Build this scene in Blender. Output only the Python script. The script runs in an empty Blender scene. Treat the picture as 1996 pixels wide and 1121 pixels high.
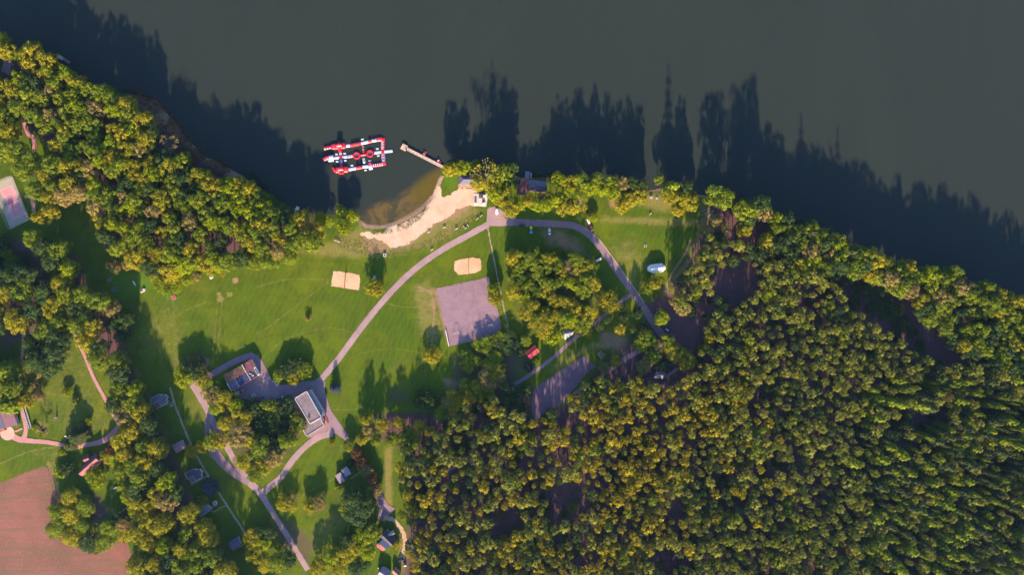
import bpy, math, random
import numpy as np
from mathutils import Vector

# ------------------------------------------------------------------ camera, light, exposure
H = 480.0            # height of the drone above the ground, metres
S = 0.34             # metres of ground per pixel of the photograph
CX, CY = 998.0, 560.5
SUN_EL = 18.0

sc = bpy.context.scene
col = sc.collection
cam_d = bpy.data.cameras.new('drone_camera')
cam = bpy.data.objects.new('drone_camera', cam_d)
col.objects.link(cam)
cam.location = (0, 0, H)
cam_d.sensor_width = 36.0
cam_d.lens = 18.0 / (998.0 * S / H)
cam_d.clip_start = 1.0
cam_d.clip_end = 30000.0
sc.camera = cam

world = bpy.data.worlds.new('World')
sc.world = world
world.use_nodes = True
wn = world.node_tree
sky = wn.nodes.new('ShaderNodeTexSky')
sky.sky_type = 'NISHITA'
sky.sun_disc = False
sky.ozone_density = 5.0
sky.sun_elevation = math.radians(SUN_EL)
sky.sun_rotation = math.radians(180)
bgn = wn.nodes['Background']
bgn.inputs['Strength'].default_value = 0.1
wn.links.new(sky.outputs[0], bgn.inputs[0])

sun_d = bpy.data.lights.new('sun', 'SUN')
sun_d.energy = 5.0
sun_d.angle = math.radians(1.4)
sun_d.color = (1.0, 0.77, 0.51)
sun = bpy.data.objects.new('sun', sun_d)
col.objects.link(sun)
sun.rotation_euler = (math.radians(90 - SUN_EL), 0, 0)

sc.view_settings.view_transform = 'Standard'
sc.view_settings.look = 'None'
sc.view_settings.gamma = 1.0
sc.view_settings.use_curve_mapping = False
sc.view_settings.exposure = 2.08
sc.cycles.max_bounces = 6
sc.cycles.diffuse_bounces = 3
sc.cycles.glossy_bounces = 2
sc.cycles.transmission_bounces = 3

rng = np.random.default_rng(7)
random.seed(7)

# ------------------------------------------------------------------ coordinates
def P(px, py):
    return ((px - CX) * S, (CY - py) * S)

def PZ(px, py, z):
    """ground position of something whose point at height z is seen over pixel px, py"""
    k = (1 - z / H) * S
    return ((px - CX) * k, (CY - py) * k)

def PP(pts):
    return [P(*p) for p in pts]

# ------------------------------------------------------------------ object helpers
def tag(o, label=None, cat=None, group=None, kind=None):
    if label: o['label'] = label
    if cat: o['category'] = cat
    if group: o['group'] = group
    if kind: o['kind'] = kind
    return o

def empty(name, loc=(0, 0, 0), rz=0.0, label=None, cat=None, group=None):
    o = bpy.data.objects.new(name, None)
    o.empty_display_size = 0.5
    col.objects.link(o)
    o.location = loc
    o.rotation_euler = (0, 0, rz)
    return tag(o, label, cat, group)

def link(name, me, parent=None):
    o = bpy.data.objects.new(name, me)
    col.objects.link(o)
    if parent is not None: o.parent = parent
    return o

def copy_tree(o, parent=None):
    c = o.copy(); col.objects.link(c)
    if parent is not None: c.parent = parent
    for ch in list(o.children): copy_tree(ch, c)
    return c

class MB:
    """collects shapes and links them as one mesh"""
    def __init__(s): s.v = []; s.f = []
    def add(s, vs, fs):
        n = len(s.v); s.v += [tuple(v) for v in vs]; s.f += [tuple(i + n for i in f) for f in fs]; return s
    def prism(s, pts, z0, z1, top=None):
        """pts: outline counter-clockwise or clockwise, top: optional other outline for the top"""
        a = sum(pts[i][0] * pts[(i + 1) % len(pts)][1] - pts[(i + 1) % len(pts)][0] * pts[i][1] for i in range(len(pts)))
        if a < 0:
            pts = list(reversed(pts))
            if top: top = list(reversed(top))
        top = top or pts
        n = len(pts)
        vs = [(x, y, z0) for x, y in pts] + [(x, y, z1) for x, y in top]
        fs = [tuple(range(n - 1, -1, -1)), tuple(range(n, 2 * n))]
        fs += [(i, (i + 1) % n, n + (i + 1) % n, n + i) for i in range(n)]
        return s.add(vs, fs)
    def box(s, c, d, rz=0.0, taper=1.0):
        x, y, z = c; dx, dy, dz = d[0] / 2, d[1] / 2, d[2] / 2
        ca, sa = math.cos(rz), math.sin(rz)
        def r(px, py): return (x + px * ca - py * sa, y + px * sa + py * ca)
        b = [r(-dx, -dy), r(dx, -dy), r(dx, dy), r(-dx, dy)]
        t = [r(-dx * taper, -dy * taper), r(dx * taper, -dy * taper), r(dx * taper, dy * taper), r(-dx * taper, dy * taper)]
        return s.prism(b, z - dz, z + dz, t)
    def tube(s, a, b, r0, r1=None, n=6):
        r1 = r0 if r1 is None else r1
        a = Vector(a); b = Vector(b); d = (b - a)
        if d.length < 1e-6: return s
        d.normalize()
        u = d.orthogonal().normalized(); w = d.cross(u)
        vs = []
        for p, r in ((a, r0), (b, r1)):
            for i in range(n):
                t = 2 * math.pi * i / n
                vs.append(tuple(p + u * (r * math.cos(t)) + w * (r * math.sin(t))))
        fs = [(i, (i + 1) % n, n + (i + 1) % n, n + i) for i in range(n)]
        fs += [tuple(range(n - 1, -1, -1)), tuple(range(n, 2 * n))]
        return s.add(vs, fs)
    def lathe(s, c, prof, n=12):
        """prof: list of (radius, z)"""
        vs = []; fs = []
        for r, z in prof:
            for i in range(n):
                t = 2 * math.pi * i / n
                vs.append((c[0] + r * math.cos(t), c[1] + r * math.sin(t), c[2] + z))
        for k in range(len(prof) - 1):
            for i in range(n):
                j = (i + 1) % n
                fs.append((k * n + i, k * n + j, (k + 1) * n + j, (k + 1) * n + i))
        fs.append(tuple(range(n - 1, -1, -1))); m = (len(prof) - 1) * n
        fs.append(tuple(range(m, m + n)))
        return s.add(vs, fs)
    def ring(s, c, R, r, n=16, m=8, sz=1.0, flat=None):
        vs = []; fs = []
        for i in range(n):
            t = 2 * math.pi * i / n
            for j in range(m):
                q = 2 * math.pi * j / m
                rr = R + r * math.cos(q)
                vs.append((c[0] + rr * math.cos(t), c[1] + rr * math.sin(t), c[2] + r * sz * math.sin(q)))
        for i in range(n):
            for j in range(m):
                fs.append((i * m + j, ((i + 1) % n) * m + j, ((i + 1) % n) * m + (j + 1) % m, i * m + (j + 1) % m))
        return s.add(vs, fs)
    def slab(s, quad, th=0.14):
        """a sloping plate: quad of 3-D corners is its top face"""
        q = [Vector(p) for p in quad]
        nrm = (q[1] - q[0]).cross(q[-1] - q[0])
        if nrm.z < 0: q.reverse()
        n = len(q)
        vs = [tuple(p) for p in q] + [(p.x, p.y, p.z - th) for p in q]
        fs = [tuple(range(n)), tuple(range(2 * n - 1, n - 1, -1))]
        fs += [(i, n + i, n + (i + 1) % n, (i + 1) % n) for i in range(n)]
        return s.add(vs, fs)
    def mesh(s, name, m, smooth=False):
        me = bpy.data.meshes.new(name)
        me.from_pydata(s.v, [], s.f); me.materials.append(m)
        if smooth: me.polygons.foreach_set('use_smooth', [True] * len(me.polygons))
        me.update(); return me
    def build(s, name, m, parent=None, smooth=False):
        return link(name, s.mesh(name, m, smooth), parent)

# ------------------------------------------------------------------ materials
def new_mat(name):
    m = bpy.data.materials.new(name); m.use_nodes = True
    nt = m.node_tree
    return m, nt, nt.nodes, nt.links, nt.nodes['Principled BSDF']

def rgba(c): return (c[0], c[1], c[2], 1.0)

def mixc(nt, fac, a, b, blend='MIX'):
    n = nt.nodes.new('ShaderNodeMix'); n.data_type = 'RGBA'; n.blend_type = blend
    for sock, v in ((n.inputs[0], fac), (n.inputs[6], a), (n.inputs[7], b)):
        if isinstance(v, (int, float)): sock.default_value = v
        elif isinstance(v, tuple): sock.default_value = rgba(v)
        else: nt.links.new(v, sock)
    return n.outputs[2]

def math_n(nt, op, a, b=None, clamp=False):
    n = nt.nodes.new('ShaderNodeMath'); n.operation = op; n.use_clamp = clamp
    for i, v in enumerate((a, b)):
        if v is None: continue
        if isinstance(v, (int, float)): n.inputs[i].default_value = v
        else: nt.links.new(v, n.inputs[i])
    return n.outputs[0]

def noise(nt, vec, scale, detail=4.0, rough=0.55, dist=0.0):
    n = nt.nodes.new('ShaderNodeTexNoise')
    n.inputs['Scale'].default_value = scale; n.inputs['Detail'].default_value = detail
    n.inputs['Roughness'].default_value = rough; n.inputs['Distortion'].default_value = dist
    nt.links.new(vec, n.inputs['Vector'])
    return n.outputs['Fac']

def ramp(nt, fac, lo, hi):
    n = nt.nodes.new('ShaderNodeMapRange'); n.interpolation_type = 'SMOOTHSTEP'
    n.inputs[1].default_value = lo; n.inputs[2].default_value = hi
    nt.links.new(fac, n.inputs[0])
    return n.outputs[0]

def world_pos(nt, scale=None, rz=0.0):
    g = nt.nodes.new('ShaderNodeNewGeometry')
    if scale is None: return g.outputs['Position']
    mp = nt.nodes.new('ShaderNodeMapping'); mp.inputs['Scale'].default_value = scale
    mp.inputs['Rotation'].default_value = (0, 0, rz)
    nt.links.new(g.outputs['Position'], mp.inputs['Vector'])
    return mp.outputs['Vector']

def plain(name, c, rough=0.8, var=0.18, scale=1.2, metal=0.0, spec=0.3, c2=None, fine=6.0):
    """a surface with uneven colour at two scales"""
    m, nt, N, L, b = new_mat(name)
    p = world_pos(nt)
    n1 = noise(nt, p, scale, 5, 0.6); n2 = noise(nt, p, fine, 3, 0.6)
    c2 = c2 or tuple(x * (1 - 2.2 * var) for x in c)
    o = mixc(nt, ramp(nt, n1, 0.32, 0.68), c, c2)
    o = mixc(nt, math_n(nt, 'MULTIPLY', ramp(nt, n2, 0.4, 0.75), var), o, tuple(min(1, x * 1.5) for x in c))
    L.new(o, b.inputs['Base Color'])
    b.inputs['Roughness'].default_value = rough; b.inputs['Metallic'].default_value = metal
    b.inputs['Specular IOR Level'].default_value = spec
    return m

def leaf_mat(name, a, b2, c3=None):
    m = bpy.data.materials.new(name); m.use_nodes = True
    nt = m.node_tree; nt.nodes.clear()
    out = nt.nodes.new('ShaderNodeOutputMaterial')
    oi = nt.nodes.new('ShaderNodeObjectInfo')
    at = nt.nodes.new('ShaderNodeAttribute'); at.attribute_name = 'tint'
    o = mixc(nt, oi.outputs['Random'], a, b2)
    sp = nt.nodes.new('ShaderNodeSeparateColor'); nt.links.new(at.outputs['Color'], sp.inputs[0])
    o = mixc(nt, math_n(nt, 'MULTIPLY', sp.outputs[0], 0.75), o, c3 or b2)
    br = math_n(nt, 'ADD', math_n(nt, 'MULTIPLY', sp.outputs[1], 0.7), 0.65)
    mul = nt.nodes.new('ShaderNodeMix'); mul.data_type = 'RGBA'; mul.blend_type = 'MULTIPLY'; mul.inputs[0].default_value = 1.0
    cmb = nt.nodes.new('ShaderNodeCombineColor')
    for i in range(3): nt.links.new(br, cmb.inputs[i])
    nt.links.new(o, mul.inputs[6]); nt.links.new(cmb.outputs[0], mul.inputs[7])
    d = nt.nodes.new('ShaderNodeBsdfDiffuse'); t = nt.nodes.new('ShaderNodeBsdfTranslucent')
    nt.links.new(mul.outputs[2], d.inputs['Color']); nt.links.new(mul.outputs[2], t.inputs['Color'])
    mx = nt.nodes.new('ShaderNodeMixShader'); mx.inputs[0].default_value = 0.22
    nt.links.new(d.outputs[0], mx.inputs[1]); nt.links.new(t.outputs[0], mx.inputs[2])
    nt.links.new(mx.outputs[0], out.inputs[0])
    return m

LEAF = {
    'green':  leaf_mat('leaves_green', (0.13, 0.1715, 0.0115), (0.0891, 0.1406, 0.0134), (0.1857, 0.1983, 0.0134)),
    'yellow': leaf_mat('leaves_yellow', (0.2245, 0.2029, 0.0125), (0.1784, 0.1849, 0.0125), (0.2648, 0.2148, 0.0125)),
    'lime':   leaf_mat('leaves_lime', (0.175, 0.219, 0.0058), (0.1509, 0.2007, 0.0067), (0.2174, 0.2336, 0.0067)),
    'dark':   leaf_mat('leaves_dark', (0.0414, 0.0744, 0.02), (0.0345, 0.0648, 0.024), (0.0713, 0.0936, 0.017)),
    'tan':    leaf_mat('leaves_tan', (0.2166, 0.1711, 0.0557), (0.171, 0.147, 0.0499), (0.2565, 0.1867, 0.0461)),
    'rust':   leaf_mat('leaves_rust', (0.140, 0.070, 0.028), (0.110, 0.065, 0.028), (0.170, 0.085, 0.020)),
    'blue':   leaf_mat('needles_blue', (0.050, 0.062, 0.060), (0.040, 0.054, 0.054), (0.065, 0.075, 0.070)),
    'pine':   leaf_mat('needles_olive', (0.1702, 0.1901, 0.0265), (0.1277, 0.1608, 0.0306), (0.2354, 0.2223, 0.0306)),
    'gold':   leaf_mat('needles_gold', (0.2533, 0.2163, 0.0102), (0.1977, 0.1854, 0.0163), (0.2965, 0.2348, 0.0122)),
    'spruce': leaf_mat('needles_dark', (0.050, 0.070, 0.024), (0.040, 0.060, 0.026), (0.085, 0.090, 0.022)),
}
BARK = plain('bark_brown', (0.13, 0.085, 0.06), 0.9, 0.25, 2.0)
BARK_PINE = plain('bark_red_pine', (0.24, 0.125, 0.075), 0.9, 0.25, 2.0)
BARK_PALE = plain('bark_pale', (0.26, 0.20, 0.15), 0.9, 0.2, 2.0)

# ------------------------------------------------------------------ polygons in numpy
def inside(px, py, poly):
    r = np.zeros(px.shape, bool); n = len(poly)
    for i in range(n):
        x0, y0 = poly[i]; x1, y1 = poly[(i + 1) % n]
        if y0 == y1: continue
        c = ((y0 > py) != (y1 > py)) & (px < (x1 - x0) * (py - y0) / (y1 - y0) + x0)
        r ^= c
    return r

def seg_dist(px, py, pts, closed):
    d = np.full(px.shape, 1e12); n = len(pts)
    for i in range(n if closed else n - 1):
        x0, y0 = pts[i]; x1, y1 = pts[(i + 1) % n]
        dx, dy = x1 - x0, y1 - y0; l2 = dx * dx + dy * dy + 1e-12
        t = np.clip(((px - x0) * dx + (py - y0) * dy) / l2, 0, 1)
        d = np.minimum(d, (px - x0 - t * dx) ** 2 + (py - y0 - t * dy) ** 2)
    return np.sqrt(d)

def sdist(px, py, poly):
    """positive inside"""
    d = seg_dist(px, py, poly, True)
    return np.where(inside(px, py, poly), d, -d)

def smooth(x, lo, hi):
    t = np.clip((x - lo) / (hi - lo), 0, 1); return t * t * (3 - 2 * t)

def vnoise(x, y, scale, seed=0):
    """value noise in numpy, 0..1"""
    x = x / scale; y = y / scale
    xi = np.floor(x).astype(np.int64); yi = np.floor(y).astype(np.int64)
    fx = x - xi; fy = y - yi; fx = fx * fx * (3 - 2 * fx); fy = fy * fy * (3 - 2 * fy)
    def h(a, b):
        n = (a * 374761393 + b * 668265263 + seed * 144665) & 0x7fffffff
        n = ((n ^ (n >> 13)) * 1274126177) & 0x7fffffff
        return ((n ^ (n >> 16)) & 0xffff) / 65535.0
    return (h(xi, yi) * (1 - fx) * (1 - fy) + h(xi + 1, yi) * fx * (1 - fy) + h(xi, yi + 1) * (1 - fx) * fy + h(xi + 1, yi + 1) * fx * fy)

def fnoise(x, y, scale, seed=0):
    return (vnoise(x, y, scale, seed) + 0.5 * vnoise(x, y, scale / 2.1, seed + 1) + 0.25 * vnoise(x, y, scale / 4.3, seed + 2)) / 1.75

def catmull(pts, step=2.0):
    out = []; n = len(pts)
    for i in range(n - 1):
        p0 = pts[max(i - 1, 0)]; p1 = pts[i]; p2 = pts[i + 1]; p3 = pts[min(i + 2, n - 1)]
        L = math.dist(p1[:2], p2[:2]); k = max(2, int(L / step))
        for j in range(k):
            t = j / k
            out.append(tuple(0.5 * (2 * p1[a] + (p2[a] - p0[a]) * t + (2 * p0[a] - 5 * p1[a] + 4 * p2[a] - p3[a]) * t * t + (3 * p1[a] - p0[a] - 3 * p2[a] + p3[a]) * t ** 3) for a in range(len(p1))))
    out.append(tuple(pts[-1])); return out

# ------------------------------------------------------------------ shoreline and terrain
SHORE = [(-2200, -1250), (-500, -180), (-150, 10), (0, 92), (60, 110), (125, 128), (190, 172), (262, 182), (305, 196), (345, 240), (370, 275), (400, 305), (445, 325), (470, 342),
         (520, 372), (560, 400), (600, 416), (640, 418), (690, 414), (699, 428), (715, 437), (740, 439), (770, 431), (800, 415), (825, 398), (843, 376),
         (851, 353), (858, 339), (868, 327), (885, 321), (920, 323), (960, 329), (1000, 339), (1015, 346), (1040, 347), (1075, 346), (1120, 353), (1170, 363),
         (1220, 370), (1262, 371), (1290, 367), (1330, 373), (1380, 381), (1440, 393), (1480, 403), (1530, 426), (1600, 466), (1690, 508), (1760, 530),
         (1850, 552), (1920, 576), (1996, 612), (2150, 700), (2600, 950), (4000, 1500), (9000, 3000)]
LAND = PP(catmull(SHORE, 12.0)) + PP([(20000, 20000), (-20000, 20000), (-20000, -3000)])
LAND_S = PP(SHORE) + PP([(20000, 20000), (-20000, 20000), (-20000, -3000)])
WATER_Z = -0.45
def terrain(x, y):
    d = sdist(x, y, LAND_S) + (fnoise(x, y, 9.0, 3) - 0.5) * 2.2
    z = np.where(d > 0, -0.45 + 0.45 * smooth(d, 0, 3.5), -0.45 - 0.12 * np.minimum(-d, 30))
    return z

def axis(lo, hi, step, far):
    a = list(np.arange(lo, hi + step * 0.5, step))
    s = step; u = a[-1]; l = a[0]; up = []; dn = []
    while u < far:
        s *= 1.6; u += s; l -= s; up.append(u); dn.append(l)
    return np.array(dn[::-1] + a + up)

def grid_mesh(name, xs, ys, zf, m, keep=None):
    X, Y = np.meshgrid(xs, ys); nx, ny = len(xs), len(ys)
    Z = zf(X.ravel(), Y.ravel())
    co = np.stack([X.ravel(), Y.ravel(), Z], 1)
    i = np.arange(nx * ny).reshape(ny, nx)
    q = np.stack([i[:-1, :-1].ravel(), i[:-1, 1:].ravel(), i[1:, 1:].ravel(), i[1:, :-1].ravel()], 1)
    if keep is not None:
        c = co[q].mean(1); q = q[keep(c[:, 0], c[:, 1])]
        used, inv = np.unique(q.ravel(), return_inverse=True)
        co = co[used]; q = inv.reshape(-1, 4)
    return np_mesh(name, co, q, m, True), co

def np_mesh(name, co, q, m, smooth_=False):
    me = bpy.data.meshes.new(name); k = q.shape[1]
    me.vertices.add(len(co)); me.vertices.foreach_set('co', np.asarray(co, np.float32).ravel())
    me.loops.add(len(q) * k); me.loops.foreach_set('vertex_index', np.asarray(q, np.int32).ravel())
    me.polygons.add(len(q)); me.polygons.foreach_set('loop_start', np.arange(0, len(q) * k, k, dtype=np.int32))
    me.update(calc_edges=True)
    if m: me.materials.append(m)
    if smooth_: me.polygons.foreach_set('use_smooth', np.ones(len(q), bool))
    me.validate(); return me

# soft areas of the ground: channel, points in pixels, softness in metres, strength
AREAS = [
    # R: litter under the woods (purple brown)
    ('R', [(1390, 392), (1480, 405), (1700, 515), (1996, 620), (2400, 900), (2400, 1600), (740, 1600), (795, 1000), (792, 880), (740, 860), (745, 805), (880, 800), (905, 760), (1000, 755), (1040, 750), (1035, 820), (1110, 780), (1165, 720), (1230, 660), (1265, 640), (1240, 600), (1300, 570), (1345, 520), (1350, 480), (1385, 440), (1380, 400)], 6, 0.9),
    ('R', [(0, 100), (130, 140), (262, 200), (420, 330), (560, 410), (630, 430), (600, 470), (420, 500), (300, 520), (200, 480), (180, 400), (110, 300), (0, 190)], 5, 0.9),
    ('R', [(130, 470), (160, 520), (172, 560), (222, 600), (242, 660), (258, 720), (290, 780), (318, 850), (348, 910), (370, 970), (418, 1050), (465, 1130), (380, 1130), (340, 1010), (290, 900), (250, 790), (205, 700), (165, 610), (130, 540)], 5, 1.0),
    ('R', [(0, 460), (60, 470), (110, 560), (70, 650), (0, 690)], 6, 0.8),
    ('R', [(985, 500), (1100, 490), (1180, 540), (1190, 600), (1100, 660), (1000, 640), (980, 560)], 8, 0.35),
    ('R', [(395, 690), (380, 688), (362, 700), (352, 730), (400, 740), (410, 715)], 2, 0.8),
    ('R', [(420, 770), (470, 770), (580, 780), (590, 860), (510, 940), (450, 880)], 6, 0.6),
    ('R', [(555, 1010), (590, 1030), (620, 1060), (600, 1110), (540, 1060), (530, 1010)], 5, 0.6),
    ('R', [(880, 690), (1000, 660), (1040, 700), (1000, 760), (900, 790), (880, 740)], 5, 0.6),
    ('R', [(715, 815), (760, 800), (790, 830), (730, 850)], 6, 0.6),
    ('R', [(150, 990), (190, 960), (215, 1000), (200, 1030)], 5, 0.8),
    ('R', [(40, 225), (60, 235), (60, 270), (45, 262)], 1.5, 1.0),
    ('G', [(590, 1040), (650, 990), (700, 1000), (660, 1050), (610, 1090)], 8, 0.5),
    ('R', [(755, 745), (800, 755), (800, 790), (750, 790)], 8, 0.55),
    # G: dry, tan grass
    ('G', [(560, 490), (640, 470), (700, 440), (740, 450), (830, 410), (900, 395), (945, 410), (900, 450), (840, 485), (760, 500), (690, 505), (620, 500)], 4, 0.75),
    ('G', [(1170, 420), (1380, 425), (1380, 445), (1170, 435)], 3, 0.7),
    ('G', [(1180, 480), (1230, 460), (1260, 500), (1250, 580), (1220, 560)], 14, 0.6),
    ('G', [(1240, 365), (1300, 380), (1350, 410), (1290, 415), (1240, 400)], 4, 0.8),
    ('G', [(800, 560), (840, 540), (870, 650), (840, 680), (815, 640)], 6, 0.7),
    ('G', [(1085, 700), (1170, 660), (1190, 680), (1150, 690), (1060, 735)], 5, 0.7),
    ('G', [(60, 680), (150, 650), (220, 760), (230, 850), (120, 860), (60, 790)], 8, 0.38),
    ('G', [(750, 870), (765, 870), (765, 1000), (748, 1000)], 3, 0.9),
    ('G', [(770, 1020), (795, 1040), (800, 1121), (780, 1121)], 3, 0.8),
    ('G', [(40, 880), (120, 875), (110, 960), (90, 900)], 6, 0.5),
    ('G', [(240, 640), (330, 560), (380, 640), (340, 700), (270, 720)], 14, 0.42),
    ('G', [(330, 560), (345, 560), (355, 720), (330, 720)], 4, 0.5),
    ('G', [(385, 760), (420, 830), (400, 850), (360, 790)], 5, 0.5),
    # B: bare pink-brown soil
    ('B', [(1060, 462), (1090, 445), (1130, 470), (1150, 500), (1100, 490)], 5, 0.8),
    ('B', [(1045, 440), (1075, 445), (1130, 480), (1165, 510), (1120, 495), (1060, 480)], 4, 0.55),
    ('B', [(690, 425), (745, 438), (800, 414), (843, 374), (858, 340), (864, 345), (850, 380), (830, 408), (790, 432), (745, 447), (700, 440)], 1.2, 1.0),
    ('B', [(850, 400), (890, 380), (925, 403), (890, 425), (850, 440), (800, 478), (760, 490), (735, 470)], 3, 0.85),
    ('B', [(700, 462), (740, 465), (765, 490), (720, 495)], 3, 0.8),
    ('B', [(1185, 385), (1215, 385), (1210, 410), (1190, 405)], 3, 0.9),
    ('B', [(1258, 352), (1280, 358), (1380, 376), (1378, 386), (1280, 374), (1262, 372)], 2, 0.9),
    ('B', [(1365, 395), (1400, 380), (1400, 430), (1370, 470), (1345, 520), (1330, 520), (1360, 450)], 4, 0.55),
    ('B', [(240, 165), (275, 168), (312, 190), (352, 232), (380, 272), (405, 302), (470, 335), (520, 370), (500, 375), (440, 345), (380, 325), (330, 285), (290, 225), (250, 190)], 2.5, 0.95),
    ('B', [(1000, 328), (1080, 340), (1080, 350), (1000, 350)], 2, 0.8),
    ('B', [(835, 560), (850, 560), (850, 640), (838, 600)], 2, 0.5),
    ('B', [(845, 570), (853, 563), (880, 675), (874, 678)], 1, 0.8),
    ('B', [(1165, 640), (1220, 650), (1230, 690), (1170, 680)], 5, 0.8),
    ('B', [(453, 541), (464, 541), (464, 552), (454, 553)], 0.6, 1.0),
    ('B', [(860, 735), (900, 740), (900, 760), (870, 765)], 3, 0.7),
    ('B', [(262, 700), (290, 760), (325, 840), (360, 930), (400, 1010), (440, 1080), (425, 1080), (370, 990), (330, 900), (290, 800), (258, 730)], 4, 0.5),
    ('B', [(390, 690), (410, 700), (410, 720), (398, 715)], 2, 0.8),
    ('B', [(395, 850), (440, 880), (420, 900), (390, 880)], 3, 0.6),
    ('B', [(1310, 540), (1340, 500), (1350, 505), (1310, 570)], 3, 0.7),
    ('B', [(1290, 560), (1350, 540), (1400, 600), (1390, 660), (1310, 640)], 8, 0.7),
    ('G', [(422, 570), (431, 569), (432, 578), (423, 578)], 0.5, 1.0),
    ('G', [(441, 571), (453, 569), (454, 577), (443, 580)], 0.5, 1.0),
    ('G', [(422, 581), (435, 578), (437, 586), (424, 590)], 0.5, 1.0),
    # A: lush, tall weeds
    ('A', [(200, 520), (270, 530), (330, 560), (340, 600), (300, 560), (220, 600)], 5, 0.9),
    ('A', [(690, 432), (715, 440), (722, 452), (700, 450)], 2, 0.9),
    ('A', [(862, 335), (890, 335), (895, 360), (880, 372), (865, 360)], 2, 0.8),
    ('A', [(500, 770), (580, 770), (585, 840), (520, 840)], 4, 0.9),
    ('A', [(1640, 530), (1700, 540), (1790, 630), (1810, 690), (1740, 640), (1660, 590)], 5, 0.9),
    ('A', [(1060, 950), (1135, 940), (1150, 1000), (1090, 1030)], 5, 0.9),
    ('A', [(940, 1000), (1010, 990), (1030, 1050), (960, 1050)], 5, 0.9),
    ('A', [(1030, 440), (1060, 440), (1060, 490), (1020, 500)], 6, 0.4),
    ('A', [(1460, 750), (1530, 740), (1530, 790), (1470, 790)], 5, 0.8),
    ('A', [(1090, 400), (1010, 400), (1010, 430), (1130, 430)], 3, 0.6),
]
LINES = [  # worn wheel tracks
    ('B', [(1345, 470), (1335, 495), (1312, 530), (1298, 560), (1285, 600)], 0.7, 0.8),
    ('B', [(1362, 470), (1350, 500), (1328, 535), (1312, 565), (1300, 590)], 0.7, 0.8),
    ('G', [(500, 650), (520, 640), (560, 610), (600, 580), (640, 550)], 0.5, 0.5),
    ('G', [(425, 590), (420, 640), (415, 700)], 0.6, 0.5),
    ('G', [(433, 590), (428, 640), (424, 700)], 0.6, 0.5),
    ('G', [(640, 800), (680, 800), (710, 795)], 0.6, 0.5),
    ('G', [(510, 700), (560, 660), (640, 640), (690, 650)], 0.6, 0.45),
    ('G', [(350, 740), (330, 680), (340, 620), (400, 590)], 0.8, 0.45),
    ('G', [(745, 590), (800, 600), (850, 590)], 0.6, 0.5),
    ('G', [(700, 690), (760, 680), (830, 690)], 0.6, 0.4),
    ('A', [(560, 660), (600, 640), (680, 560)], 1.2, 0.4),
    ('G', [(560, 990), (600, 960), (650, 935)], 0.6, 0.45),
    ('G', [(1180, 460), (1220, 500), (1265, 520)], 0.6, 0.5),
    ('G', [(500, 560), (560, 545), (640, 545)], 0.7, 0.45),
    ('G', [(0, 905), (60, 880), (110, 872)], 0.6, 0.6),
    ('G', [(95, 905), (112, 950), (116, 990)], 1.2, 0.8),
    ('G', [(752, 880), (753, 990)], 0.7, 0.9),
    ('G', [(960, 440), (990, 520)], 0.6, 0.3),
    ('G', [(1170, 430), (1260, 427), (1370, 432)], 0.5, 0.7),
    ('B', [(815, 560), (838, 570), (846, 600), (842, 668)], 0.9, 0.7),
]

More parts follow.
